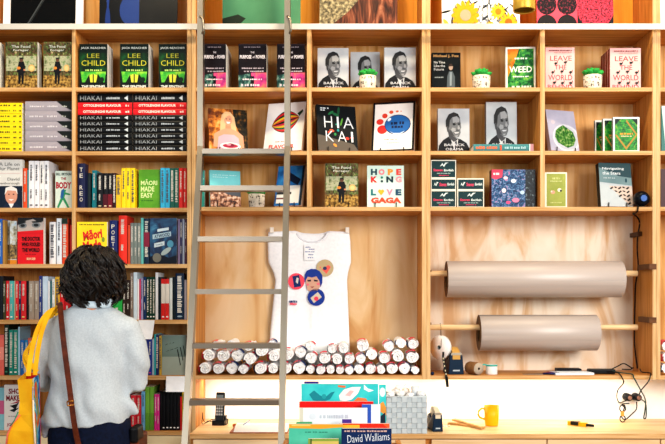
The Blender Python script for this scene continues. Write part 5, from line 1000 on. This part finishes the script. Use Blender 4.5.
for k, (px, py, r_, c_) in enumerate(((391, 395, 4, '#efeeec'), (396, 392, 4.5, '#e9e6e2'), (401, 394, 4, '#f1efec'), (405.6, 391, 4, '#e8e4de'), (410, 395.6, 3.6, '#efecea'), (398, 387.6, 3.4, '#f2ece4'), (421, 394, 4.4, '#e4e4e4'), (416, 397, 4, '#ecebe8'), (392.4, 398.4, 4, '#ecebe8'), (405, 398, 4.2, '#efeeec'))):
    p = P(px, py, Yb + .05 + .06 * (k % 2)); r_ *= Yb / FP; me = MB(); me.ball((0, 0, 0), r_, r_, r_ * .9, mat(c_, .8), 14, 10)
    me.v = [tuple(Vector(v) * (1 + .38 * noise.noise(Vector(v) * 90 + Vector((k * 7, 0, 0))))) for v in me.v]
    me.sm = [False] * len(me.sm); q = me.build('crumpled_paper'); q.location = p; tag(q, 'crumpled white paper ball, %s in the grey basket' % ['left end', 'left of the middle', 'centre front', 'centre back', 'right of centre', 'highest', 'right end', 'right front', 'lower left front', 'lower centre'][k], 'paper', 'crumpled paper in the grey basket')
me = MB(); p = P(415, 397, Yb + .07); me.lathe([(0, 0), (.017, 0), (.021, .058), (.0195, .058), (.016, .003), (0, .003)], (0, 0, 0), 'z', 20, mat('#d6dce0', .4), cap=False); q = me.build('paper_cup'); q.location = p; tag(q, 'pale grey cup sticking out of the grey basket', 'cup')
for k, (px, py) in enumerate(((391.6, 389.4), (404.4, 385.6), (409.6, 388.4))):
    p = P(px, py, Yb + .06 + .02 * k); me = MB(); me.ribbon([p + Vector((-.012, 0, -.02)), p + Vector((0, .004, 0)), p + Vector((.01, 0, .006))], .01, .0008, (0, 1, 0), mat('#e8b48a', .6)); tag(me.build('paper_shaving'), 'peach paper strip, %s in the grey basket' % ('left one', 'highest one', 'right one')[k], 'paper strip', 'peach paper strips')
# clear holder
m = MB(); xa, xb = PX(441.5, YC + .26), PX(449, YC + .26); zt_ = PZ(392, YC + .26)
m.box(xa, YC + .26, zc_, xb, YC + .263, zt_, mat('#f4f6f6', .05, trans=1., var=0)); m.box(xa, YC + .22, zc_, xb, YC + .2598, zc_ + .003, mat('#f4f6f6', .05, trans=1., var=0)); tag(m.build('acrylic_holder'), 'clear acrylic sheet holder standing behind the counter tape dispenser', 'holder')
# ------------------------------------------------------------------ picture books in the near display stand
u = empty('display_stand', (PX(345, 3.0), 3.0, 0), 'wooden stand holding the picture books, just below the picture', 'display stand')
Z0 = .86; uo2 = Vector(u.location)
tiers = [(3.08, .885), (3.0, .8625), (2.9, .84), (2.8, .82)]
m = MB()
for y, z in tiers: m.box(PX(286, 3.0) - uo2.x, y - .06 - uo2.y, z - .014, PX(398, 3.0) - uo2.x, y + .02 - uo2.y, z, wood_x)
m.build('tier', u)
for x in (286, 398):
    m = MB(); xx = PX(x, 3.0) - uo2.x; sg = -1 if x < 300 else 1
    m.prism([(2.72 - 3, 0.0004), (3.16 - 3, 0.0004), (3.16 - 3, .95), (3.08 - 3, .95), (2.72 - 3, .85)], xx, xx + sg * .018, 'x', wood_z); m.build('side_panel', u)
m = MB(); m.box(PX(286, 3.0) - uo2.x, .14, .4, PX(398, 3.0) - uo2.x, .155, .94, wood_x); m.build('back_panel', u)
def pic(px0, px1, pyt, Y, tier, cover, label, els, t=.012, spine=None):
    z = tiers[tier][1]; h = PZ(pyt, Y) - z; x0, x1 = PX(px0, Y), PX(px1, Y)
    return face_book(((x0 + x1) / 2, Y, z + .0006), x1 - x0, h, t, cover, label, els, lean=2, group='picture books in the near stand', name='picture_book', spine=spine)
def vv(y, yt, h_px): return (y - yt) / h_px
turq = noise_mat('turquoise_print', [(.3, '#2fb8bc'), (.7, '#4fd0cc')], 14, 3, .4)
pic(304, 318.6, 382, 3.075, 0, '#4a3a8a', 'violet picture book just peeping out above the turquoise one', None, .006)
H1 = (PZ(384.4, 3.04) - tiers[0][1]) * FP / 3.04
def q1(x, y): return ((x - 301) / 77.4, (y - 384.4) / H1)
def q1p(pts): return [q1(*p) for p in pts]
pic(301, 378.4, 384.4, 3.052, 0, turq, 'wide turquoise picture book with a white leaf at the back of the stand',
    [('p', q1p([(309, 395), (314, 391), (320, 396), (325, 398), (331, 393), (335, 392), (330, 400), (322, 403), (313, 401)]), '#1f8a94'), ('e', *q1(324, 397), .03, .03, '#2aa0a4'), ('p', q1p([(339, 396), (344, 390), (352, 387.6), (361, 387.4), (358, 394), (352, 400), (345, 402), (340, 401)]), '#efe4e0'), ('p', q1p([(345, 396), (350, 391), (354, 391.6), (350, 397)]), '#e8b8b4'), ('p', q1p([(338, 385.6), (346, 386.4), (345, 388.4), (338, 387.6)]), '#e0763a'), ('p', q1p([(364, 385), (368, 389), (374, 391), (369, 392.6), (364, 390)]), '#e6f2f0'), ('p', q1p([(353, 402), (358, 398), (366, 399), (369, 404)]), '#e0824a')])
pic(379, 386.2, 385, 3.062, 0, turq, 'narrow turquoise picture book edge at the right of the wide one', [('e', .5, .1, .4, .06, '#d8ecea'), ('p', [(0, .26), (.6, .22), (1, .3), (1, .4), (0, .34)], '#e0a04a'), ('p', [(.1, .42), (.9, .36), (.9, .5), (.2, .56)], '#2a3a4a')])
pic(299, 373.4, 402, 3.03, 0, '#e02020', 'bright red picture book behind the white one', None)
pic(362, 380.4, 405, 3.0, 1, '#3a62b8', 'blue and pale picture book edge right of the red one', [('r', .5, 0, 1, 1, '#dfe8ee')])
H2 = (PZ(408.6, 2.97) - tiers[1][1]) * FP / 2.97
pic(299, 367.4, 408.6, 2.985, 1, '#eceef0', 'white picture book with pencilled title before the red one', [('r', 0, 0, .06, 1, '#d8d2c0'), ('e', .2, (417 - 408.6) / H2, .05, .05, '#dfe2e6')] + dashes(.3, .72, (415 - 408.6) / H2, (419 - 408.6) / H2, '#ccd0d6', 5, .03))
pic(296, 312, 422.4, 2.92, 2, '#5aa878', 'green picture book corner rising behind the orange and teal one', None, .008)
pic(342, 351.6, 419.8, 2.93, 2, '#5a3a94', 'small violet book tip before the white picture book', None, .008)
pic(339.4, 389.6, 424.2, 2.9, 2, '#e43a24', 'red and yellow picture book behind the navy one', [('p', [(0, .02), (.4, .02), (.42, .2), (0, .22)], '#f0b83a'), ('p', [(.86, 0), (1, 0), (1, .1)], '#e86a3a')])
pic(288.8, 342.8, 424.8, 2.88, 2, noise_mat('mint_print', [(.3, '#4fb89c'), (.7, '#6accb0')], 14, 3, .4), 'mint picture book with an orange top band, lower left of the stand', [('p', [(0, 0), (1, 0), (1, .05), (.6, .075), (0, .062)], '#eda636'), ('p', [(.05, .008), (.4, .012), (.4, .03), (.05, .03)], '#f3cc7a')] + dashes(.3, .75, .12, .135, '#2a7a6a', 3, .05))
H3 = (PZ(429.2, 2.82) - tiers[3][1]) * FP / 2.82
pic(341.4, 391.6, 429.2, 2.8, 3, '#16305c', 'navy children\'s book with white handwritten title, front right of the stand', [('t', 'David Walliams', .12, 5.2 / H3, .96, 12.6 / H3, '#e4eaf0', -3, -.012)] + dashes(.06, .92, 1.6 / H3, 3.2 / H3, '#c8a8a0', 3, .05))
pic(308, 338.6, 439.4, 2.79, 3, '#8aa04a', 'olive-green picture book at the very front of the stand', [('r', .12, .04, 1, 1, '#c9b86a'), ('r', .08, 0, .12, 1, '#2f5a34')])
# ------------------------------------------------------------------ the woman, seen from behind
YPn = 3.8; PSC = YPn / FP
def wp(px, py, dy=0.): return P(px, py, YPn + dy)
def solidify_blob(m, name, parent, mt, voxel=.011, smooth=6, wrinkle=None, extra=0.):
    """fuse overlapping shapes into one continuous skin"""
    t = m.build('tmp'); rm = t.modifiers.new('r', 'REMESH'); rm.mode = 'VOXEL'; rm.voxel_size = voxel
    sm = t.modifiers.new('s', 'SMOOTH'); sm.iterations = smooth; sm.factor = .5
    bpy.context.view_layer.update()
    me = bpy.data.meshes.new_from_object(t.evaluated_get(bpy.context.evaluated_depsgraph_get()))
    bpy.data.objects.remove(t); me.name = name
    if wrinkle:
        me.update(); ns = [v.normal.copy() for v in me.vertices]
        for v, n_ in zip(me.vertices, ns): v.co += n_ * wrinkle(v.co)
    me.materials.clear(); me.materials.append(mt)
    me.polygons.foreach_set('use_smooth', [True] * len(me.polygons))
    o = bpy.data.objects.new(name, me); col.objects.link(o); o.parent = parent
    return o
cx, cyB = 92, 0
base = wp(90, 0); base.z = 0
person = empty('person', base, 'person with dark curly hair in a pale grey sweater, seen from behind at the bookshelf', 'person')
B = Vector(base)
def q(px, py, dy=0.): return wp(px, py, dy) - B
skin = mat('#c98f6e', .5, var=.04, scale=12)
def loft(m, rings, mt=None, n=28, ex=2.3):
    """rings: (centre, rx, ry) superellipse sections in xy"""
    vs = []; fs = []
    for c, rx, ry in rings:
        for k in range(n):
            a = 2 * math.pi * k / n; ca, sa = math.cos(a), math.sin(a)
            vs.append(Vector(c) + Vector((rx * math.copysign(abs(ca) ** (2 / ex), ca), ry * math.copysign(abs(sa) ** (2 / ex), sa), 0)))
    for i in range(len(rings) - 1):
        for k in range(n): fs.append((i * n + k, i * n + (k + 1) % n, (i + 1) * n + (k + 1) % n, (i + 1) * n + k))
    fs += [tuple(range(n)), tuple(range((len(rings) - 1) * n, len(rings) * n))]
    m.add(vs, fs, mt, True)
# joints (her right is to the viewer's right)
head_c = q(94.5, 273, .02)
shR, shL = q(127, 327, 0), q(55, 327, 0)
elR, elL = q(136.5, 380, .02), q(34.5, 378, .02)
haR, haL = q(118, 372, .3), q(74, 372, .3)
hipR, hipL = q(108, 440, 0), q(74, 440, 0)
kneeR, kneeL = Vector((hipR.x + .01, .01, .49)), Vector((hipL.x - .01, .01, .49))
anR, anL = Vector((hipR.x + .015, -.02, .09)), Vector((hipL.x - .015, -.02, .09))
m = MB()
m.ball(head_c, .074, .094, .112, skin, 24, 18); m.ball(head_c + Vector((0, .03, -.06)), .056, .064, .06, skin)          # skull and jaw
m.ball(head_c + Vector((0, .098, -.025)), .013, .02, .024, skin, 12, 8)                                              # nose
m.ball(head_c + Vector((0, .084, -.068)), .026, .012, .01, skin, 12, 8)                                              # lips
for s_ in (-1, 1): m.ball(head_c + Vector((s_ * .075, .0, -.015)), .012, .02, .032, skin, 12, 8)                      # ears
m.tube([head_c + Vector((0, -.005, -.07)), q(93, 300, -.005), q(92.5, 312, -.01)], [.052, .054, .066], 14, skin)
loft(m, [(q(92, 312), .08, .055), (q(92.5, 325), .145, .085), (q(92, 350), .14, .095), (q(91, 380), .135, .1), (q(91, 405), .14, .1), (q(91, 430), .165, .115), (q(91, 447), .165, .12)], skin)
for sh, el, ha in ((shR, elR, haR), (shL, elL, haL)):
    m.tube([sh + Vector((0, 0, -.02)), sh.lerp(el, .5), el], [.046, .045, .038], 14, skin); m.ball(sh + Vector((0, 0, -.025)), .046, .046, .046, skin); m.ball(el, .04, .04, .04, skin)
    m.tube([el, el.lerp(ha, .4), ha], [.04, .038, .026], 14, skin)
for hp, kn, an in ((hipR, kneeR, anR), (hipL, kneeL, anL)):
    m.tube([hp + Vector((0, 0, .03)), hp.lerp(kn, .5), kn, kn.lerp(an, .3), an], [.088, .078, .055, .056, .036], 16, skin); m.ball(kn, .055, .055, .055, skin)
    m.tube([an, an + Vector((0, .06, -.045)), an + Vector((0, .13, -.06))], [.036, .036, .028], 12, skin)
# hands, five bent fingers each curled in front of her
for ha, s_ in ((haR, -1), (haL, 1)):
    d = Vector((s_ * .35, .8, .25)).normalized(); side = Vector((0, -.2, .95)); side = (side - d * side.dot(d)).normalized(); nrm = d.cross(side)
    m.tube([ha - d * .01, ha + d * .03, ha + d * .075], [.026, .033, .034], 12, skin)
    for k, L_ in enumerate((.062, .074, .068, .052)):
        b0 = ha + d * .075 + side * (.03 - .02 * k); inn = nrm * (-1 if s_ > 0 else 1)
        toward = Vector((s_ * 1., 0, 0)); m.tube([b0 - d * .02, b0 + d * L_ * .45, b0 + d * L_ * .75 + toward * L_ * .3, b0 + d * L_ * .78 + toward * L_ * .62], [.0095, .009, .0085, .0075], 8, skin)
    t0 = ha + d * .02 + side * .03; m.tube([t0, t0 + side * .025 + d * .02, t0 + side * .035 + d * .05 + Vector((s_ * .01, 0, 0))], [.012, .011, .009], 8, skin)
body = solidify_blob(m, 'body', person, skin, .0062, 5)
m = MB()
for s_ in (-1, 1):
    m.ball(head_c + Vector((s_ * .03, .083, .002)), .012, .009, .008, mat('#efeae4', .3), 12, 8); m.ball(head_c + Vector((s_ * .03, .0905, .002)), .0055, .003, .0055, mat('#2a1a12', .2), 10, 6)
m.build('eyes', person)
m = MB(); m.ball(head_c + Vector((0, .0945, -.068)), .021, .0045, .0065, mat('#a8564e', .5), 12, 6); m.build('lips', person)
# sweater
swm = noise_mat('heather_knit', [(.3, '#b9c1c6'), (.7, '#c8cfd3')], 140, 3, .95, spec=.1, bump=.12)
m = MB()
shc = [(q(92, 303.5, -.0), .066, .056), (q(92, 307, -.0), .092, .07), (q(92, 311.5, 0), .135, .085), (q(92, 318, 0), .178, .1), (q(92, 327, 0), .198, .112), (q(91, 340, 0), .186, .122), (q(90, 360, 0), .176, .125), (q(89, 385, 0), .178, .128), (q(88.5, 405, 0), .19, .136), (q(88, 417, 0), .19, .14), (q(87.5, 424, 0), .186, .138)]
loft(m, shc, swm, 36, 2.3)
for sh, el, ha, ex_ in ((shR, elR, haR, 0), (shL, elL, haL, 0)):
    s_ = 1 if sh is shR else -1
    m.ball(sh + Vector((-s_ * .006, 0, -.012)), .066, .072, .064, swm)
    m.tube([sh + Vector((-s_ * .01, 0, -.01)), sh.lerp(el, .35) + Vector((s_ * .008, 0, 0)), sh.lerp(el, .75) + Vector((s_ * .006, -.004, 0)), el + Vector((0, .0, -.008)), el.lerp(ha, .25) + Vector((0, 0, -.016)), el.lerp(ha, .7), el.lerp(ha, .92)], [.066, .064, .06, .058, .056, .05, .042], 18, swm)
m.tube([q(47, 418, -.02), q(47, 440, -.03)], [.05, .024], 10, swm); m.tube([q(123, 400, -.02), q(130, 407, -.01), q(136, 415, 0)], [.045, .032, .014], 10, swm)
def wr(c):
    n1 = noise.noise(Vector((c.x * 9 + c.z * 4, c.y * 7, c.z * 7))); n2 = noise.noise(Vector((c.x * 22 + c.z * 12, c.y * 14, c.z * 10 + 5)))
    f = math.sin((c.x * 1.0 + (c.z - 1.1) * .55) * 42 + 3 * n1)
    return .015 * n1 + .003 * n2 + .006 * f * max(0, min(1, (1.36 - c.z) * 3))
sw = solidify_blob(m, 'sweater', person, swm, .011, 5, wr)
# collar of a pale shirt, jeans, shoes
m = MB(); m.tube([q(93 + 17 * math.cos(R(a)), 302.4 - 1.0 * math.sin(R(a)), .06 * math.sin(R(a)) - .006) for a in range(0, 361, 20)], .015, 10, mat('#cfe0ea', .8), flat=1.6); m.build('shirt_collar', person)
jm = noise_mat('denim', [(.3, '#0c152a'), (.7, '#14203c')], 70, 4, .9, bump=.2)
m = MB(); loft(m, [(q(90, 412), .172, .118), (q(90, 425), .188, .13), (q(90.5, 440), .192, .135), (q(91, 455), .185, .135)], jm)
for hp, kn, an in ((hipR, kneeR, anR), (hipL, kneeL, anL)):
    m.tube([hp + Vector((0, 0, .0)), hp.lerp(kn, .5), kn, kn.lerp(an, .5), an + Vector((0, 0, .0))], [.102, .09, .07, .062, .054], 18, jm)
solidify_blob(m, 'jeans', person, jm, .013, 4, lambda c: .004 * noise.noise(c * 14))
for an in (anR, anL):
    m = MB(); m.tube([an + Vector((0, -.03, -.03)), an + Vector((0, .04, -.038)), an + Vector((0, .11, -.052)), an + Vector((0, .165, -.058))], [.044, .045, .04, .026], 14, mat('#2a2a2c', .5))
    m.box(an.x - .042, -.02 - .075, .0006, an.x + .042, -.02 + .19, .022, mat('#e0dcd4', .6)); o = m.build('shoe', person)
# hair: a mass of wavy locks over a rounded base
hm_ = noise_mat('dark_hair', [(.3, '#0e0908'), (.6, '#1e1410'), (.8, '#4a2e22')], 45, 4, .36, spec=.25)
m = MB(); hc = Vector((q(95.8, 275, .02).x, .0, 0)); rh = random.Random(21)
prof = [(242.8, .0), (244.2, .035), (247.5, .068), (253, .096), (261, .121), (270, .14), (279, .15), (287, .148), (294, .134), (300, .112), (306, .082)]
prof = [(PZ(y + 1.6, YPn), r_ * .87) for y, r_ in prof]
def hr(t):
    f_ = t * (len(prof) - 1); i = min(int(f_), len(prof) - 2); k = f_ - i
    return prof[i][0] + (prof[i + 1][0] - prof[i][0]) * k, prof[i][1] + (prof[i + 1][1] - prof[i][1]) * k
def hpt(t, a, dr=0.):
    z, r_ = hr(min(1, max(0, t))); r_ = max(.0, r_ + dr)
    x, y = r_ * math.cos(a), r_ * math.sin(a)
    if y > 0: y *= .62 if z < 1.63 else .78
    return Vector((hc.x + x, hc.y - .0 + y * .92, z))
vs = []; fs = []; nu, nv = 40, 22
for j in range(nv + 1):
    for k in range(nu):
        a = 2 * math.pi * k / nu; p = hpt(j / nv * .985, a, -.012); p += (p - head_c).normalized() * .008 * noise.noise(p * 30); vs.append(p)
for j in range(nv):
    for k in range(nu): fs.append((j * nu + k, j * nu + (k + 1) % nu, (j + 1) * nu + (k + 1) % nu, (j + 1) * nu + k))
m.add(vs, fs + [tuple(range(nv * nu, nv * nu + nu))], hm_, True)
def face_clear(c):
    return not (c.y > .035 and c.z < head_c.z + .075)
for cl_ in range(150):
    a0 = rh.uniform(0, 2 * math.pi); t0 = max(.04, rh.triangular(0, .75, .15)); t1 = min(1.0, t0 + rh.uniform(.3, .62)); ph = rh.uniform(0, 6.28); w_ = rh.uniform(.08, .17); tn = rh.uniform(1.0, 2.1); lean_ = rh.uniform(-.35, .35); lift = rh.uniform(-.006, .012)
    for s_ in range(8):
        da = rh.gauss(0, .05); dp = rh.gauss(0, .25); dl = rh.uniform(-.004, .006); K = 14; pts = []; rad = []; te = t1 + rh.uniform(-.06, .04)
        for k in range(K):
            u_ = k / (K - 1); t = t0 + (te - t0) * u_; amp = w_ * min(1, u_ * 2.5)
            c = hpt(t, a0 + da + lean_ * u_ + amp * math.sin(ph + dp + u_ * tn * 6.28), lift + dl + .013 * math.cos(ph + dp + u_ * tn * 6.28) + (.014 * max(0, u_ - .75) * 4 if s_ % 3 == 0 else 0))
            pts.append(c); rad.append(.0046 * (1 - .65 * u_ ** 2))
        if all(face_clear(c) for c in pts): m.tube(pts, rad, 5, hm_, False)
m.build('hair', person)
# brown cross-body bag and yellow tote: carried things of their own
from mathutils.bvhtree import BVHTree
bpy.context.view_layer.update()
def bvh_of(names):
    vs, ps = [], []
    for o in person.children:
        if o.name.split('.')[0] in names:
            b0 = len(vs); vs += [v.co + B for v in o.data.vertices]; ps += [tuple(b0 + i for i in p.vertices) for p in o.data.polygons]
    return BVHTree.FromPolygons(vs, ps)
skin_bvh = bvh_of(('sweater', 'jeans'))
def drape(pts, gap):
    """smooth path through pts lying on or outside the clothes"""
    P_ = [Vector(p) for p in pts]; out = []
    for i in range(len(P_) - 1):
        p0, p1, p2, p3 = P_[max(i - 1, 0)], P_[i], P_[i + 1], P_[min(i + 2, len(P_) - 1)]
        for k in range(5):
            t = k / 5; out.append(.5 * ((2 * p1) + (-p0 + p2) * t + (2 * p0 - 5 * p1 + 4 * p2 - p3) * t * t + (-p0 + 3 * p1 - 3 * p2 + p3) * t ** 3))
    out.append(P_[-1])
    for it in range(3):
        for i, p in enumerate(out):
            co, no, _, dd = skin_bvh.find_nearest(p)
            if (p - co).dot(no) < gap: out[i] = co + no * gap
        out = [out[0]] + [(out[i - 1] + out[i] * 2 + out[i + 1]) / 4 for i in range(1, len(out) - 1)] + [out[-1]]
    for i, p in enumerate(out):
        co, no, _, dd = skin_bvh.find_nearest(p)
        if (p - co).dot(no) < gap: out[i] = co + no * gap
    return out
lea = noise_mat('brown_leather', [(.3, '#4e2414'), (.7, '#74381f')], 30, 4, .4)
bag = empty('crossbody_bag', tuple(wp(136.5, 440, .06)), 'small brown leather crossbody bag at the person\'s right hip on a brown strap', 'bag')
bo2 = Vector(bag.location)
SW = [(61, 309.5, .06), (59.6, 304.6, .03), (59.4, 302.6, -.02), (60, 304.4, -.066), (60.6, 310, -.098), (61.5, 322, -.127), (64, 345, -.147), (67.4, 372, -.155), (70, 392, -.158), (72.6, 412, -.161), (75, 428, -.162), (78.4, 444, -.155), (86, 462, -.16), (105, 468, -.155), (124, 456, -.1), (131.5, 444, -.02), (134, 434, .04)]
m = MB(); m.ribbon([p - bo2 for p in drape([wp(*p) for p in SW], .012)], .024, .0045, (1, .0, .25), lea); m.build('strap', bag)
m = MB(); p = drape([wp(70.6, 403, -.3), wp(70.6, 403, -.165)], .0125)[-1] - bo2; m.tube([p + Vector((-.016, 0, .006)), p + Vector((.014, 0, .01)), p + Vector((.016, 0, -.008)), p + Vector((-.014, 0, -.012)), p + Vector((-.016, 0, .006))], .0035, 8, mat('#b07a3a', .3, .8)); m.build('buckle', bag)
m = MB(); m.box(-.012, -.09, -.13, .03, .1, .03, lea); o = m.build('bag_body', bag); bv = o.modifiers.new('bevel', 'BEVEL'); bv.width = .012; bv.segments = 3
m = MB(); m.box(-.01, -.095, .0, .03, .02, .075, mat('#121418', .4)); o = m.build('flap', bag); bv = o.modifiers.new('bevel', 'BEVEL'); bv.width = .012; bv.segments = 3
tote = empty('tote_bag', tuple(wp(26, 430, -.02)), 'yellow tote bag with bright patterned side on the person\'s left shoulder', 'bag')
to = Vector(tote.location)
ytm = noise_mat('yellow_canvas', [(.3, '#e8a814'), (.7, '#f6c42a')], 10, 4, .8, bump=.2)
m = MB()
def tsec(pts): return [wp(*p) - to for p in pts]
# rings: front-left, front-right, back-right, back-left from mouth to bottom
rings = [tsec([(17.4, 380, -.14), (33.4, 378.6, -.17), (39.4, 374, -.07), (26, 371.6, -.06)]), tsec([(19.6, 402, -.16), (33, 402, -.19), (39.8, 400, -.07), (24, 398, -.05)]), tsec([(18.4, 414, -.18), (33.4, 416, -.21), (40, 416, -.07), (22, 412, -.04)]), tsec([(9.4, 430, -.19), (34.4, 432, -.22), (40.4, 430, -.07), (14, 428, -.03)]), tsec([(6, 446, -.19), (35, 448, -.22), (40.4, 446, -.07), (12, 444, -.03)]), tsec([(8, 492, -.17), (34, 494, -.2), (39.6, 492, -.07), (14, 490, -.03)])]
side_m = noise_mat('tote_side', [(.34, '#123a6a'), (.44, '#2f7ab8'), (.5, '#8ac0d8'), (.56, '#2f9a5a'), (.64, '#e0702a'), (.72, '#c8283a')], 14, 4, .8, (1, 1, .6), 1.5)
vs = [p for r_ in rings for p in r_]
for k, mm in ((0, ytm), (1, side_m), (2, mat('#c8241c', .8)), (3, ytm)):
    m.add(vs, [(i * 4 + k, i * 4 + (k + 1) % 4, (i + 1) * 4 + (k + 1) % 4, (i + 1) * 4 + k) for i in range(len(rings) - 1)], mm)
m.add(vs, [(20, 21, 22, 23)], ytm)
b_ = m.build('bag_body', tote); sd = b_.modifiers.new('thickness', 'SOLIDIFY'); sd.thickness = .003
m = MB(); rin = [[p.lerp((r_[0] + r_[1] + r_[2] + r_[3]) / 4, .06) for p in r_] for r_ in rings[:2]]
vi = [p + Vector((0, 0, .0)) for r_ in rin for p in r_]
m.add(vi, [(k, (k + 1) % 4, 4 + (k + 1) % 4, 4 + k) for k in range(4)] + [(4, 5, 6, 7)], mat('#c8241c', .8)); m.build('red_lining', tote)
m = MB(); m.tube(tsec([(19.8, 415, -.187), (12, 424, -.193), (7.6, 434, -.197), (6, 446, -.197)]), .004, 6, mat('#e8806a', .8)); m.tube(tsec([(33.2, 400, -.194), (33.6, 416, -.216), (34.6, 432, -.226), (35.2, 447, -.226)]), .004, 6, mat('#e8d8c0', .8)); m.tube(tsec([(10.6, 426, -.196), (14.8, 420, -.193), (18, 412, -.183)]), .003, 6, mat('#2f8a6a', .8)); m.build('piping', tote)
for k, pts in enumerate(([(28.4, 376, -.165), (29.4, 366, -.15), (31.6, 352, -.13), (35.4, 336, -.125), (41, 322, -.11), (47.4, 312.6, -.085), (53, 308, -.05), (56, 307, .0), (54, 311, .06), (46, 322, .07), (34, 340, .03), (28, 356, -.02), (29, 371, -.062)], [(35, 375, -.135), (36.2, 362, -.13), (38.6, 346, -.13), (42, 331, -.126), (46.6, 319, -.11), (51, 311.4, -.084), (54.4, 307.6, -.045), (57, 306.6, .004), (55.4, 311, .066), (47, 322, .08), (36, 340, .04), (31, 356, -.02), (37, 372, -.068)])):
    m = MB(); m.ribbon([p - to for p in drape([wp(*p) for p in pts], .014)], .021 if k == 0 else .02, .003, (1, .15, .3), ytm); m.build('strap', tote)
# ------------------------------------------------------------------ light and camera
def area(name, loc, target, sx, sy, power, colr):
    l = bpy.data.lights.new(name, 'AREA'); l.shape = 'RECTANGLE'; l.size = sx; l.size_y = sy; l.energy = power; l.color = colr
    o = bpy.data.objects.new(name, l); col.objects.link(o); o.location = loc
    o.rotation_euler = (Vector(target) - Vector(loc)).to_track_quat('-Z', 'Y').to_euler(); return o
area('window_light', (3.6, -1.2, 3.1), (0, F, 1.6), 3.0, 2.2, 430, (1.0, .97, .93))
area('window_light', (-2.2, -2.2, 2.8), (0, F, 1.7), 2.5, 2.0, 110, (.93, .97, 1.0))
for px0, px1 in ((200, 420), (432, 651)):
    l = area('strip_lamp', ((PX(px0) + PX(px1)) / 2, F + .2, zb - .012), ((PX(px0) + PX(px1)) / 2, F + .24, 0), PX(px1) - PX(px0), .03, 4.6, (1.0, .9, .74))
for x in (-1.2, .1, 1.4): area('ceiling_spot', (x, F - .9, 3.95), (x, F + .1, 2.9), .3, .2, 26, (1.0, .82, .55))
w = bpy.data.worlds.new('World'); scene.world = w; w.use_nodes = True
w.node_tree.nodes['Background'].inputs['Color'].default_value = (.95, .98, 1.0, 1); w.node_tree.nodes['Background'].inputs['Strength'].default_value = .38
cd_ = bpy.data.cameras.new('camera'); cam = bpy.data.objects.new('camera', cd_); col.objects.link(cam)
cam.location = (0, 0, ZC); cam.rotation_euler = (R(90), 0, 0)
cd_.sensor_width = 36; cd_.lens = FP / 665 * 36; cd_.shift_x = (332.5 - XV) / 665; cd_.shift_y = (YV - 222) / 665
scene.camera = cam
vs_ = scene.view_settings; vs_.view_transform = 'Standard'; vs_.look = 'None'; vs_.gamma = 1; vs_.use_curve_mapping = False; vs_.exposure = 0
for k, v in LABELS.items():
    if len(v) > 1: print('DUPLICATE LABEL', k, v)
    if not 4 <= len(k.split()) <= 16: print('LABEL LENGTH', len(k.split()), k)
